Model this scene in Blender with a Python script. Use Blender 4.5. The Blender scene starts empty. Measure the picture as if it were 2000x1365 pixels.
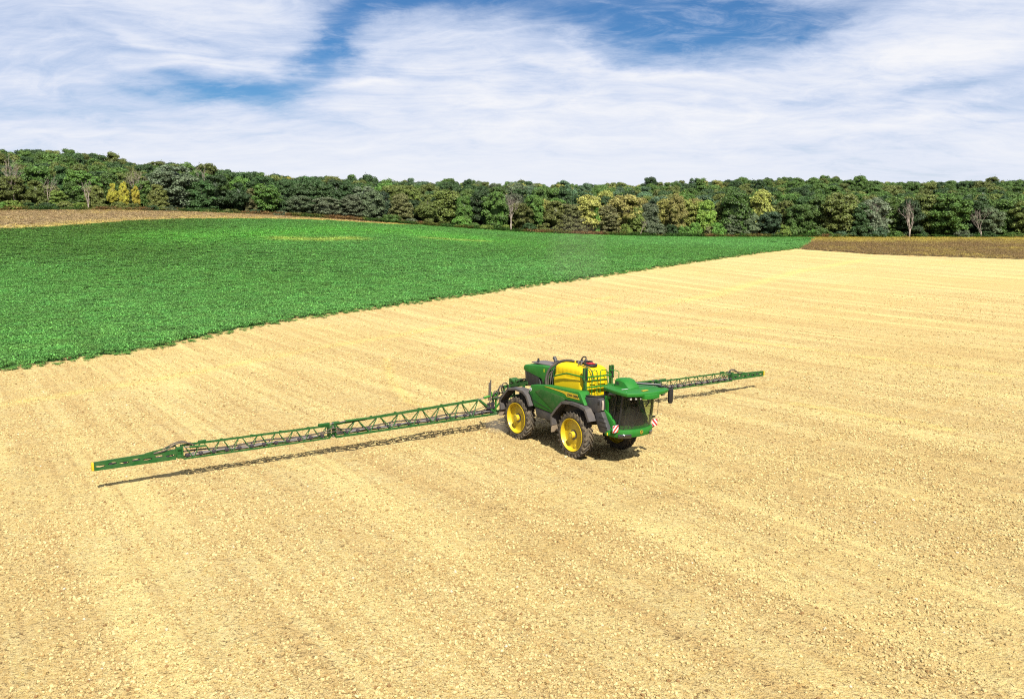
import bpy, bmesh, math, random
import numpy as np
from mathutils import Vector, Matrix
R = math.radians
rng = np.random.default_rng(7)
random.seed(7)
scene = bpy.context.scene
COL = scene.collection

# ------------------------------------------------------------------ camera
CAM_H, PITCH, FPX = 11.051, 10.505, 1599.542
cd = bpy.data.cameras.new("camera"); cam = bpy.data.objects.new("camera", cd); COL.objects.link(cam)
cam.location = (0, 0, CAM_H); cam.rotation_euler = (R(90 - PITCH), 0, 0)
cd.sensor_width = 36; cd.lens = 36 * FPX / 2000; cd.clip_start = .1; cd.clip_end = 20000
scene.camera = cam
scene.view_settings.view_transform = 'Standard'; scene.view_settings.look = 'None'
scene.view_settings.exposure = 1.2; scene.view_settings.gamma = 1.0
scene.view_settings.use_curve_mapping = False
scene.cycles.use_denoising = False; scene.cycles.use_adaptive_sampling = False
scene.cycles.pixel_filter_type = 'BLACKMAN_HARRIS'; scene.cycles.filter_width = 1.15
scene.cycles.max_bounces = 6; scene.cycles.transparent_max_bounces = 8

# ------------------------------------------------------------------ node helper
class NT:
    def __init__(s, tree): s.t = tree; s.n = tree.nodes; s.l = tree.links
    def new(s, ty, **kw):
        n = s.n.new(ty)
        for k, v in kw.items(): setattr(n, k, v)
        return n
    def put(s, sock, v):
        if isinstance(v, bpy.types.NodeSocket): s.l.new(v, sock)
        elif v is not None: sock.default_value = v
    def math(s, op, a, b=None, c=None, clamp=False):
        n = s.new('ShaderNodeMath', operation=op, use_clamp=clamp)
        s.put(n.inputs[0], a)
        if b is not None: s.put(n.inputs[1], b)
        if c is not None: s.put(n.inputs[2], c)
        return n.outputs[0]
    def vmath(s, op, a, b=None):
        n = s.new('ShaderNodeVectorMath', operation=op)
        s.put(n.inputs[0], a)
        if b is not None: s.put(n.inputs[1], b)
        return n.outputs[0]
    def mix(s, f, a, b, blend='MIX'):
        n = s.new('ShaderNodeMix', data_type='RGBA', blend_type=blend); n.clamp_factor = True
        s.put(n.inputs[0], f); s.put(n.inputs[6], a); s.put(n.inputs[7], b)
        return n.outputs[2]
    def ramp(s, f, lo, hi):   # smooth 0..1
        n = s.new('ShaderNodeMapRange', interpolation_type='SMOOTHSTEP')
        s.put(n.inputs[0], f); n.inputs[1].default_value = lo; n.inputs[2].default_value = hi
        return n.outputs[0]
    def noise(s, vec, scale, detail=4, rough=.5, dist=0., color=False):
        n = s.new('ShaderNodeTexNoise'); s.put(n.inputs['Vector'], vec)
        n.inputs['Scale'].default_value = scale; n.inputs['Detail'].default_value = detail
        n.inputs['Roughness'].default_value = rough; n.inputs['Distortion'].default_value = dist
        return n.outputs['Color' if color else 'Fac']
    def voro(s, vec, scale, out='Distance', feature='F1', rand=1.):
        n = s.new('ShaderNodeTexVoronoi', feature=feature); s.put(n.inputs['Vector'], vec)
        n.inputs['Scale'].default_value = scale; n.inputs['Randomness'].default_value = rand
        return n.outputs[out]
    def comb(s, x, y, z=0.):
        n = s.new('ShaderNodeCombineXYZ'); s.put(n.inputs[0], x); s.put(n.inputs[1], y); s.put(n.inputs[2], z)
        return n.outputs[0]
    def bump(s, h, strength, dist):
        n = s.new('ShaderNodeBump'); n.inputs['Strength'].default_value = strength
        n.inputs['Distance'].default_value = dist; s.put(n.inputs['Height'], h)
        return n.outputs[0]

# ------------------------------------------------------------------ sun + sky
SUN = Vector((.238, -.81, 1.0)).normalized()          # towards the sun: behind the camera, a little right
SUN_EL = math.asin(SUN.z); SUN_AZ = math.atan2(SUN.x, SUN.y)
ld = bpy.data.lights.new("sun", 'SUN'); ld.energy = 5.0; ld.angle = R(.5); ld.color = (1, .965, .86)
sun = bpy.data.objects.new("sun", ld); COL.objects.link(sun)
sun.rotation_euler = (-SUN).to_track_quat('-Z', 'Y').to_euler(); sun.location = SUN * 200
sun['kind'] = 'structure'
world = bpy.data.worlds.new("World"); scene.world = world; world.use_nodes = True
w = NT(world.node_tree); w.n.clear()
sky = w.new('ShaderNodeTexSky', sky_type='NISHITA'); sky.sun_disc = False
sky.sun_elevation = SUN_EL; sky.sun_rotation = SUN_AZ; sky.altitude = 200; sky.air_density = 1.0; sky.dust_density = .4; sky.ozone_density = 2.5
tc = w.new('ShaderNodeTexCoord'); sep = w.new('ShaderNodeSeparateXYZ'); w.l.new(tc.outputs['Generated'], sep.inputs[0])
dx, dy, dz = sep.outputs
ay = w.math('MAXIMUM', w.math('ABSOLUTE', dy), .2)
az_ = w.math('DIVIDE', dx, ay); el_ = w.math('DIVIDE', dz, ay)      # tangent of azimuth and of elevation
# cloud sheet seen in perspective from below
zz = w.math('ADD', w.math('MAXIMUM', dz, 0.0), .20)
P = w.comb(w.math('DIVIDE', dx, zz), w.math('DIVIDE', w.math('ABSOLUTE', dy), zz))
rot = w.new('ShaderNodeMapping'); rot.inputs['Rotation'].default_value = (0, 0, R(-24)); rot.inputs['Scale'].default_value = (.32, 1.0, 1); w.l.new(P, rot.inputs[0])
warp = w.noise(P, .9, 3, .5, color=True)
wv = w.vmath('ADD', rot.outputs[0], w.vmath('MULTIPLY', w.vmath('SUBTRACT', warp, (.5, .5, .5)), (1.1, 1.1, 0)))
n1 = w.noise(wv, 1.0, 7, .50)                         # long streaks
n2 = w.noise(w.vmath('ADD', w.vmath('MULTIPLY', wv, (1.4, 1.0, 1)), (7, 3, 0)), 3.4, 12, .66, .5)   # ragged detail
n3 = w.noise(w.vmath('MULTIPLY', P, (.8, 1.3, 1)), 5.5, 10, .7, .6)
gw = w.new('ShaderNodeSeparateXYZ'); w.l.new(w.noise(P, 1.6, 8, .62, color=True), gw.inputs[0])
az_g = w.math('ADD', az_, w.math('MULTIPLY', w.math('SUBTRACT', gw.outputs[0], .5), .26)); el_g = w.math('ADD', el_, w.math('MULTIPLY', w.math('SUBTRACT', gw.outputs[1], .5), .085))
def gap(px, py, sx, sy, ang, amp):
    """elliptic opening in the cloud sheet, given in the sky's own azimuth/elevation coordinates"""
    cu, cv = (px - 1000) / 1665, .0156 + (360 - py) / 1727
    u = w.math('SUBTRACT', az_g, cu); v = w.math('SUBTRACT', el_g, cv)
    c, s = math.cos(R(ang)), math.sin(R(ang))
    a = w.math('ADD', w.math('MULTIPLY', u, c), w.math('MULTIPLY', v, s))
    b = w.math('SUBTRACT', w.math('MULTIPLY', v, c), w.math('MULTIPLY', u, s))
    a = w.math('POWER', w.math('ABSOLUTE', w.math('DIVIDE', a, sx / 1665)), 2); b = w.math('POWER', w.math('ABSOLUTE', w.math('DIVIDE', b, sy / 1727)), 2)
    return w.math('MULTIPLY', w.math('EXPONENT', w.math('MULTIPLY', w.math('ADD', a, b), -1)), amp)
cover = None
for g in [(640, 85, 130, 42, 32, 1.0), (900, 0, 260, 34, 0, 1.0), (380, 158, 170, 28, -4, .62), (520, 190, 170, 26, -10, .30), (1480, 62, 150, 52, 6, .85), (1290, 62, 190, 45, 8, .90),
          (1180, 34, 300, 36, 4, .72), (1650, 10, 150, 26, 10, .4), (1860, 160, 110, 16, 16, .38), (1080, 130, 130, 20, 5, .12), (1010, 185, 90, 14, 5, .25),
          (60, 125, 110, 18, 0, .16), (230, 235, 250, 14, -6, .13), (1500, 195, 170, 12, 6, .16), (1945, 210, 60, 12, 0, .22), (740, 130, 90, 20, 14, .22),
          (1350, 310, 200, 20, -14, .16), (150, 70, 200, 20, 0, .1), (800, 200, 150, 20, 3, .14), (1900, 335, 300, 30, 0, .10),
          (700, 160, 60, 12, 0, -.35), (900, 188, 230, 18, 3, -.30), (1130, 118, 50, 14, 0, -.35), (1230, 128, 220, 10, -2, -.32), (330, 75, 130, 16, -18, -.35),
          (1180, 285, 120, 10, 0, -.20), (1700, 235, 260, 18, 4, -.25), (1850, 90, 220, 50, 18, -.3), (1100, 88, 30, 14, 10, -.35), (450, 30, 170, 26, 0, -.2)]:
    t = gap(*g); cover = t if cover is None else w.math('ADD', cover, t)
field = w.math('ADD', w.math('ADD', w.math('MULTIPLY', n1, .75), w.math('MULTIPLY', n2, .70)), w.math('MULTIPLY', n3, .42))
field = w.math('SUBTRACT', field, w.math('MULTIPLY', cover, .53))
field = w.math('ADD', w.math('SUBTRACT', field, .15), w.math('MULTIPLY', w.ramp(el_, .10, .0), .22))
alpha = w.math('MULTIPLY', w.ramp(field, .20, .86), .97)
alpha = w.math('MAXIMUM', alpha, w.math('MULTIPLY', w.ramp(n3, .42, .72), .42))
alpha = w.math('MAXIMUM', alpha, w.ramp(el_, .11, -.01))
lowsky = w.math('MULTIPLY', w.ramp(el_, .11, .015), .72)
bright = w.ramp(field, .66, 1.12)
bright = w.math('ADD', w.math('MULTIPLY', bright, w.math('SUBTRACT', 1., lowsky)), w.math('MULTIPLY', lowsky, w.math('ADD', .30, w.math('MULTIPLY', n1, .45))))
skyc = w.new('ShaderNodeVectorMath', operation='SCALE'); w.l.new(sky.outputs[0], skyc.inputs[0]); skyc.inputs['Scale'].default_value = .1
skyt = w.mix(1.0, skyc.outputs[0], (.33, .60, .88, 1), 'MULTIPLY')
cl = w.mix(bright, (.67, .745, .92, 1), (.96, .96, .985, 1))
colr = w.mix(alpha, skyt, cl)
bg = w.new('ShaderNodeBackground'); w.l.new(colr, bg.inputs[0]); bg.inputs[1].default_value = .435
wo = w.new('ShaderNodeOutputWorld'); w.l.new(bg.outputs[0], wo.inputs[0])

# ------------------------------------------------------------------ tagging + object helpers
def tag(o, label=None, cat=None, group=None, kind=None):
    if label: o['label'] = label
    if cat: o['category'] = cat
    if group: o['group'] = group
    if kind: o['kind'] = kind
    return o
def mesh_obj(name, me, parent=None):
    o = bpy.data.objects.new(name, me); COL.objects.link(o)
    if parent is not None: o.parent = parent
    return o
def np_mesh(name, verts, faces, mats, attrs=None, smooth=False):
    me = bpy.data.meshes.new(name)
    verts = np.asarray(verts, np.float32); faces = np.asarray(faces, np.int32)
    me.vertices.add(len(verts)); me.vertices.foreach_set('co', verts.ravel())
    k = faces.shape[1]
    me.loops.add(faces.size); me.loops.foreach_set('vertex_index', faces.ravel())
    me.polygons.add(len(faces)); me.polygons.foreach_set('loop_start', np.arange(0, faces.size, k, dtype=np.int32))
    me.update(calc_edges=True)
    if smooth: me.polygons.foreach_set('use_smooth', np.ones(len(faces), bool))
    for m in mats: me.materials.append(m)
    for an, (dom, arr) in (attrs or {}).items():
        a = me.attributes.new(an, 'FLOAT', dom); a.data.foreach_set('value', np.asarray(arr, np.float32))
    me.validate()
    return me

# ------------------------------------------------------------------ terrain
def sm(t): t = np.clip(t, 0, 1); return t * t * (3 - 2 * t)
FK = np.array([-.9, -.66, -.456, -.1875, .125, .369, .66, 1.0]); FY = np.array([205, 219, 240, 260, 275, 285, 286, 286.])
SKY_PX = np.array([-300, 0, 100, 170, 250, 350, 430, 500, 600, 700, 800, 900, 1000, 1100, 1150, 1200, 1300, 1400, 1500, 1600, 1700, 1760, 1800, 1830, 1900, 2000, 2300.])
SKY_PY = np.array([285, 293, 297, 303, 316, 322, 335, 345, 347, 354, 358, 355, 356, 360, 364, 361, 356, 353, 350, 349, 353, 358, 362, 356, 352, 354, 350.])
def ray(px, py):
    a = (px - 1000) / FPX; b = (682.5 - py) / FPX; t = R(PITCH)
    return a, math.cos(t) + b * math.sin(t), -math.sin(t) + b * math.cos(t)
def yfoot(k): return np.interp(k, FK, FY)
_rk = []; _rv = []
for px_, py_ in zip(SKY_PX, SKY_PY):
    a_, b_, c_ = ray(px_, py_); _rk.append(a_ / b_); _rv.append(c_ / b_)
def terr0(x, y):
    x = np.asarray(x, float); y = np.asarray(y, float)
    yy = np.maximum(y, -20); t = np.clip(yy - 55, 0, 60); yc = np.minimum(yy, 55) + t - t * t / 120
    z = -.051 * (yc - 34.663) - .0033 * (np.clip(x, -60, 60) - 3.749)
    H = 10.6 / (1 + np.exp((x + 38) / 33))
    return z + H * sm((y - 68) / 175)
def terr(x, y):
    x = np.asarray(x, float); y = np.asarray(y, float)
    k = x / np.maximum(y, 30); yf = yfoot(k); D = 185.
    yr = yf + D
    xr = k * yr
    need = CAM_H + np.interp(k, _rk, _rv) * yr - 11.5
    base = terr0(xr, yr)
    rise = (need - base) * sm((y - yf - 4) / D) ** .8
    far = np.maximum(y - yr, 0)
    return terr0(x, y) + np.where(y > yf, rise, 0) - .02 * np.maximum(far - 80, 0) ** 1.0 * (far < 1200) - 22.4 * (far >= 1200)
def hit(px, py, zoff=0.):
    a, b, c = ray(px, py); lo = 5.; last = None
    for i in range(4000):
        y = lo * 1.0015 ** i * 1.0
        x = a / b * y; z = CAM_H + c / b * y
        if z < terr(x, y) + zoff: return float(x), float(y)
    return float(x), float(y)
def frac_noise(x, y, seed, scale, octv=4, rough=.5):
    """cheap tileless value noise for vertex work"""
    out = np.zeros_like(x); amp = 1.; tot = 0.
    for o in range(octv):
        X = x * scale; Y = y * scale; xi = np.floor(X).astype(np.int64); yi = np.floor(Y).astype(np.int64)
        fx = X - xi; fy = Y - yi; fx = fx * fx * (3 - 2 * fx); fy = fy * fy * (3 - 2 * fy)
        def h(i, j):
            n = (i * 374761393 + j * 668265263 + (seed + o) * 974711) & 0xffffffff
            n = ((n ^ (n >> 13)) * 1274126177) & 0xffffffff
            return ((n ^ (n >> 16)) & 0xffff) / 65535.
        out += amp * ((h(xi, yi) * (1 - fx) + h(xi + 1, yi) * fx) * (1 - fy) + (h(xi, yi + 1) * (1 - fx) + h(xi + 1, yi + 1) * fx) * fy)
        tot += amp; amp *= rough; scale *= 2.03
    return out / tot
def in_poly(px, py, poly):
    c = np.zeros(px.shape, bool); n = len(poly)
    for i in range(n):
        x0, y0 = poly[i]; x1, y1 = poly[(i + 1) % n]
        if y0 == y1: continue
        m = ((y0 > py) != (y1 > py)) & (px < (x1 - x0) * (py - y0) / (y1 - y0) + x0)
        c ^= m
    return c

def seg_dist(x, y, line):
    d = np.full(x.shape, 1e9)
    for (ax, ay_), (bx, by) in zip(line[:-1], line[1:]):
        vx, vy = bx - ax, by - ay_; t = np.clip(((x - ax) * vx + (y - ay_) * vy) / (vx * vx + vy * vy + 1e-9), 0, 1)
        d = np.minimum(d, np.hypot(x - ax - t * vx, y - ay_ - t * vy))
    return d
# sprayer frame (from camera calibration), used for the working direction of the field too
HD = R(-54.97); EX = np.array([math.cos(HD), math.sin(HD)]); EY = np.array([-EX[1], EX[0]])

def ground_mat(name, kind):
    m = bpy.data.materials.new(name); m.use_nodes = True; g = NT(m.node_tree); g.n.clear()
    tcn = g.new('ShaderNodeTexCoord'); P = tcn.outputs['Object']
    bs = g.new('ShaderNodeBsdfPrincipled'); bs.inputs['Roughness'].default_value = .95; bs.inputs['Specular IOR Level'].default_value = .15
    out = g.new('ShaderNodeOutputMaterial'); g.l.new(bs.outputs[0], out.inputs[0])
    if kind == 'soil':
        mp = g.new('ShaderNodeMapping'); mp.inputs['Rotation'].default_value = (0, 0, -HD); g.l.new(P, mp.inputs[0])
        row = g.noise(g.vmath('MULTIPLY', mp.outputs[0], (.025, .55, 1)), 1., 3, .5)          # along the working direction
        rowf = g.noise(g.vmath('MULTIPLY', mp.outputs[0], (.05, 2.4, 1)), 1., 2, .5)
        mp2 = g.new('ShaderNodeMapping'); mp2.inputs['Rotation'].default_value = (0, 0, R(-44)); g.l.new(P, mp2.inputs[0])
        row2 = g.noise(g.vmath('MULTIPLY', mp2.outputs[0], (.03, .7, 1)), 1., 3, .5)
        big = g.noise(P, .035, 5, .55); mid = g.noise(P, 1.1, 5, .6); fine = g.noise(P, 9., 5, .65); vf = g.noise(P, 34., 3, .6)
        c = g.mix(g.ramp(fine, .30, .70), (.60, .42, .16, 1), (.83, .68, .385, 1))
        c = g.mix(g.math('MULTIPLY', g.ramp(mid, .40, .72), .50), c, (.87, .715, .40, 1))
        c = g.mix(g.math('MULTIPLY', g.ramp(big, .40, .66), .40), c, (.70, .50, .20, 1))
        c = g.mix(g.math('MULTIPLY', g.ramp(row, .50, .68), .45), c, (.92, .76, .36, 1))
        c = g.mix(g.math('MULTIPLY', g.ramp(row, .50, .38), .36), c, (.62, .42, .19, 1))
        c = g.mix(g.math('MULTIPLY', g.ramp(rowf, .50, .38), .42), c, (.58, .38, .17, 1))
        c = g.mix(g.math('MULTIPLY', g.ramp(row2, .52, .72), .30), c, (.72, .50, .20, 1))
        spot = g.math('MULTIPLY', g.ramp(g.noise(P, 2.6, 6, .7), .585, .70), g.ramp(mid, .42, .60))
        c = g.mix(g.math('MULTIPLY', spot, .55), c, (.50, .27, .09, 1))
        aw = g.vmath('ADD', P, g.vmath('MULTIPLY', g.noise(P, 3., 3, .5, color=True), (.5, .5, .5)))
        s1 = g.noise(g.vmath('MULTIPLY', aw, (1., 1.7, 1.)), 7., 4, .75); s2 = g.noise(aw, 15., 3, .7)
        dens = g.ramp(g.math('SUBTRACT', g.math('ADD', g.math('MULTIPLY', mid, .5), .25), g.math('MULTIPLY', g.math('ADD', g.math('MULTIPLY', row, .5), g.math('MULTIPLY', rowf, .5)), .5)), .18, .33)
        sp = g.math('MAXIMUM', g.math('MULTIPLY', g.ramp(s1, .565, .66), dens), g.math('MULTIPLY', g.ramp(s2, .585, .69), .85))
        c = g.mix(g.math('MULTIPLY', sp, .88), c, (.20, .095, .035, 1))  # dark specks paint in the shade of gaps between clods
        c = g.mix(g.math('MULTIPLY', g.ramp(vf, .56, .70), .40), c, (.36, .22, .10, 1))
        st = g.new('ShaderNodeAttribute', attribute_name='streak').outputs['Fac']; dk = g.new('ShaderNodeAttribute', attribute_name='track').outputs['Fac']
        c = g.mix(g.math('MULTIPLY', g.math('MULTIPLY', st, g.ramp(fine, .3, .55)), .75), c, (.86, .68, .25, 1))
        c = g.mix(g.math('MULTIPLY', dk, .35), c, (.50, .32, .12, 1))
        c = g.mix(1., c, (.595, .582, .505, 1), 'MULTIPLY')
        g.l.new(c, bs.inputs['Base Color'])
        h = g.math('ADD', g.math('MULTIPLY', fine, 1.0), g.math('ADD', g.math('MULTIPLY', vf, .35), g.math('MULTIPLY', sp, -.5)))
        g.l.new(g.bump(h, 1., .12), bs.inputs['Normal'])
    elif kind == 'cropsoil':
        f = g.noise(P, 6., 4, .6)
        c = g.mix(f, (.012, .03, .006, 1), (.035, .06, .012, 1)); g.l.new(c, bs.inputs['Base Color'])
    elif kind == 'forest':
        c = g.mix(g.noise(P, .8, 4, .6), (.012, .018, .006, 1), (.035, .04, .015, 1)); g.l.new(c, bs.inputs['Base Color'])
    elif kind in ('dry', 'brown'):
        at = g.new('ShaderNodeAttribute', attribute_name='edge'); e = at.outputs['Fac']
        f = g.noise(P, 1.6, 5, .7); f2 = g.noise(P, .12, 3, .5); f3 = g.noise(P, 4.5, 3, .7)
        a, b, yel = ((.27, .19, .11, 1), (.40, .31, .16, 1), (.46, .39, .13, 1)) if kind == 'dry' else ((.15, .09, .04, 1), (.30, .20, .06, 1), (.38, .30, .05, 1))
        c = g.mix(g.ramp(f, .3, .7), a, b)
        c = g.mix(g.math('MULTIPLY', g.ramp(f3, .52, .66), .6), c, yel)
        c = g.mix(g.math('MULTIPLY', g.ramp(g.math('ADD', e, g.math('MULTIPLY', g.math('SUBTRACT', f2, .5), .9)), .45, .8), g.ramp(f, .25, .55)), c, yel)
        g.l.new(c, bs.inputs['Base Color']); g.l.new(g.bump(g.math('ADD', f, f3), 1., .5), bs.inputs['Normal'])
    return m

def axis(lo, hi, fine_lo, fine_hi, d, g=1.07):
    a = list(np.arange(fine_lo, fine_hi, d)); s = d
    while a[-1] < hi: s *= g; a.append(a[-1] + min(s, 120))
    s = d
    while a[0] > lo: s *= g; a.insert(0, a[0] - min(s, 120))
    return np.array(a)
xs = axis(-3500, 3500, -34, 36, .16, 1.035); ys = axis(-120, 4500, 13.5, 62, .16, 1.02)
X, Y = np.meshgrid(xs, ys); Z = terr(X, Y)
nearm = sm((110 - Y) / 60) * sm((120 - np.abs(X)) / 60)
u_ = X * EX[0] + Y * EX[1]; v_ = X * EY[0] + Y * EY[1]
rough_ = (frac_noise(X, Y, 3, 2.7, 2) - .5) * .10 + (frac_noise(X, Y, 9, .6, 2) - .5) * .05 + (frac_noise(u_ * .12, v_, 21, 1.1, 2) - .5) * .06
Z = Z + rough_ * nearm
ny, nx = X.shape
idx = np.arange(ny * nx).reshape(ny, nx)
F = np.stack([idx[:-1, :-1], idx[:-1, 1:], idx[1:, 1:], idx[1:, :-1]], -1).reshape(-1, 4)
STREAK = [([(1440, 664), (1560, 680), (1680, 696), (1800, 712), (2020, 740)], .55), ([(1550, 788), (1640, 803), (1720, 815), (1850, 838)], .5), ([(1000, 640), (1200, 610), (1400, 575), (1560, 530), (1700, 505)], 1.2),
          ([(870, 700), (960, 668), (1100, 650), (1300, 640), (1500, 640)], .6), ([(755, 700), (765, 745), (800, 785), (880, 800)], .3), ([(-50, 800), (300, 742), (620, 680), (900, 632), (1200, 580)], .8)]
TRACK = [([(-30, 886), (120, 858), (280, 822), (450, 790)], .14), ([(-30, 870), (150, 838), (330, 800), (480, 775)], .12), ([(780, 690), (745, 735), (770, 775)], .25), ([(1000, 1100), (1300, 960), (1700, 900), (2050, 880)], .8)]
def lines_attr(L):
    out = np.zeros(X.size); m = (Y.ravel() < 260) & (Y.ravel() > 12) & (np.abs(X.ravel()) < 200); xf = X.ravel()[m]; yf = Y.ravel()[m]; v = np.zeros(len(xf))
    for pl_, wd in L: v = np.maximum(v, np.exp(-(seg_dist(xf, yf, [hit(a, b) for a, b in pl_]) / wd) ** 2))
    v *= .35 + .9 * frac_noise(xf, yf, 41, .5, 3); out[m] = v; return out
gm = np_mesh("ground", np.stack([X, Y, Z], -1).reshape(-1, 3), F, [ground_mat("dry_stony_soil", 'soil')], {'streak': ('POINT', lines_attr(STREAK)), 'track': ('POINT', lines_attr(TRACK))}, smooth=True)
tag(mesh_obj("ground", gm), "pale straw coloured bare stony field soil reaching from the foreground to the crop edge", kind='structure')
def zg(x, y):
    """surface height incl. the roughness"""
    x = np.asarray(x, float); y = np.asarray(y, float); ix = np.clip(np.searchsorted(xs, x) - 1, 0, nx - 2); iy = np.clip(np.searchsorted(ys, y) - 1, 0, ny - 2)
    fx = (x - xs[ix]) / (xs[ix + 1] - xs[ix]); fy = (y - ys[iy]) / (ys[iy + 1] - ys[iy])
    return (Z[iy, ix] * (1 - fx) + Z[iy, ix + 1] * fx) * (1 - fy) + (Z[iy + 1, ix] * (1 - fx) + Z[iy + 1, ix + 1] * fx) * fy

# field outlines on the terrain
def px_line(pts, zoff=0.): return [hit(a, b, zoff) for a, b in pts]
def outward(line, k): return line
NEAR = px_line([(-700, 905), (-300, 795), (0, 727), (170, 702), (300, 682), (370, 668), (470, 645), (600, 622), (730, 605), (850, 588), (1000, 566), (1150, 545), (1300, 522), (1400, 507), (1500, 493), (1562, 486)])
TOP = px_line([(1592, 466), (1400, 461), (1200, 456), (1000, 448), (850, 443), (750, 440), (640, 433), (520, 430), (420, 430), (300, 432), (220, 437), (130, 444), (0, 451), (-300, 470), (-700, 500)])
CROP = NEAR + TOP
def footpt(px):
    a, b, c = ray(px, 450); k = a / b; y = float(yfoot(k)); return k * y, y
STRIP = [footpt(p) for p in range(-600, 1601, 50)] + TOP
RIGHT = px_line([(1562, 487), (1620, 491), (1700, 497), (1850, 502), (2000, 507), (2500, 520)]) + [footpt(p) for p in range(2500, 1589, -50)] + px_line([(1592, 466)])
def sheet(name, poly, mat, lift, cell, label, edge=None, inset=None):
    P_ = np.array(poly); x0, y0 = P_.min(0) - 2; x1, y1 = P_.max(0) + 2
    gx = np.arange(x0, x1, cell); gy = np.arange(y0, y1, cell); A, B = np.meshgrid(gx, gy)
    jx = A + (frac_noise(A, B, 31, .5, 3) - .5) * 1.6; jy = B + (frac_noise(A, B, 37, .5, 3) - .5) * 1.6
    ins = in_poly(jx, jy, poly)
    if inset: ins &= ~(seg_dist(A.ravel(), B.ravel(), inset).reshape(A.shape) < 1.3)
    keep = ins[:-1, :-1] & ins[1:, :-1] & ins[:-1, 1:] & ins[1:, 1:]
    id_ = np.arange(A.size).reshape(A.shape)
    Fq = np.stack([id_[:-1, :-1], id_[:-1, 1:], id_[1:, 1:], id_[1:, :-1]], -1)[keep]
    used = np.unique(Fq); remap = -np.ones(A.size, int); remap[used] = np.arange(len(used))
    xx = A.ravel()[used]; yy = B.ravel()[used]
    V_ = np.stack([xx, yy, zg(xx, yy) + lift], -1)
    at = {}
    if edge is not None: at['edge'] = ('POINT', edge(xx, yy))
    me = np_mesh(name, V_, remap[Fq], [mat], at, smooth=True)
    return tag(mesh_obj(name, me), label, kind='structure')
sheet("crop_soil", CROP, ground_mat("crop_soil_mat", 'cropsoil'), .03, .8, "dark green-brown soil under the green crop", inset=NEAR)
foot_line = [footpt(p) for p in range(-600, 2501, 50)]
def edge_strip(x, y): return np.clip(np.maximum(1 - seg_dist(x, y, TOP) / 12, .55 - seg_dist(x, y, foot_line) / 9), 0, 1)
def edge_right(x, y): return np.clip(1 - seg_dist(x, y, foot_line) / 34, 0, 1)
sheet("dry_field", STRIP, ground_mat("withered_field_mat", 'dry'), .05, .8, "withered brown and yellow field strip between the green crop and the wood", edge_strip)
sheet("brown_field", RIGHT, ground_mat("brown_field_mat", 'brown'), .05, .8, "dark brown and yellow ripe field below the wood on the right", edge_right)
# forest floor
kk = np.linspace(-1.1, 1.1, 150); dd = np.concatenate([[-1.0], np.linspace(0, 60, 25), np.linspace(70, 700, 40)])
K, Dd = np.meshgrid(kk, dd); Yy = yfoot(K) + Dd; Xx = K * Yy
id_ = np.arange(K.size).reshape(K.shape)
Fq = np.stack([id_[:-1, :-1], id_[:-1, 1:], id_[1:, 1:], id_[1:, :-1]], -1).reshape(-1, 4)
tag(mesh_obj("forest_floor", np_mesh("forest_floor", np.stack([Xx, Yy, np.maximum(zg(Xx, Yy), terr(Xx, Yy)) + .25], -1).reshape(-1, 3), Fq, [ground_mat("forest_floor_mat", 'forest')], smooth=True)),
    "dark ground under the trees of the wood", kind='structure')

# ------------------------------------------------------------------ vegetation
def leaf_mat(name, source, base=None, var=.45, transl=.25, gain=1.18):
    m = bpy.data.materials.new(name); m.use_nodes = True; g = NT(m.node_tree); g.n.clear()
    if source == 'object': colr = g.new('ShaderNodeObjectInfo').outputs['Color']
    elif source == 'instancer': colr = g.new('ShaderNodeAttribute', attribute_type='INSTANCER', attribute_name='tint').outputs['Color']
    else: colr = base
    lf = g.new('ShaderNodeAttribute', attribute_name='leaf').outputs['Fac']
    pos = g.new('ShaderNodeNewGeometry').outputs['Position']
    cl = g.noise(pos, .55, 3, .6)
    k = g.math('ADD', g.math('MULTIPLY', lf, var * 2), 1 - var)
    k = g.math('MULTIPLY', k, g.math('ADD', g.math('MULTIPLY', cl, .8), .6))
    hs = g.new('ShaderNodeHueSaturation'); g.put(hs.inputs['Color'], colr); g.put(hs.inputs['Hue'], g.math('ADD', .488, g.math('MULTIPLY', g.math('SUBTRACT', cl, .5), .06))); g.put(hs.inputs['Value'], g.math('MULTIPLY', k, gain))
    bs = g.new('ShaderNodeBsdfPrincipled'); bs.inputs['Roughness'].default_value = .55; bs.inputs['Specular IOR Level'].default_value = .3
    g.l.new(hs.outputs[0], bs.inputs['Base Color'])
    tr = g.new('ShaderNodeBsdfTranslucent'); g.l.new(hs.outputs[0], tr.inputs[0])
    mx = g.new('ShaderNodeMixShader'); mx.inputs[0].default_value = transl; g.l.new(bs.outputs[0], mx.inputs[1]); g.l.new(tr.outputs[0], mx.inputs[2])
    out = g.new('ShaderNodeOutputMaterial'); g.l.new(mx.outputs[0], out.inputs[0])
    return m
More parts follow.
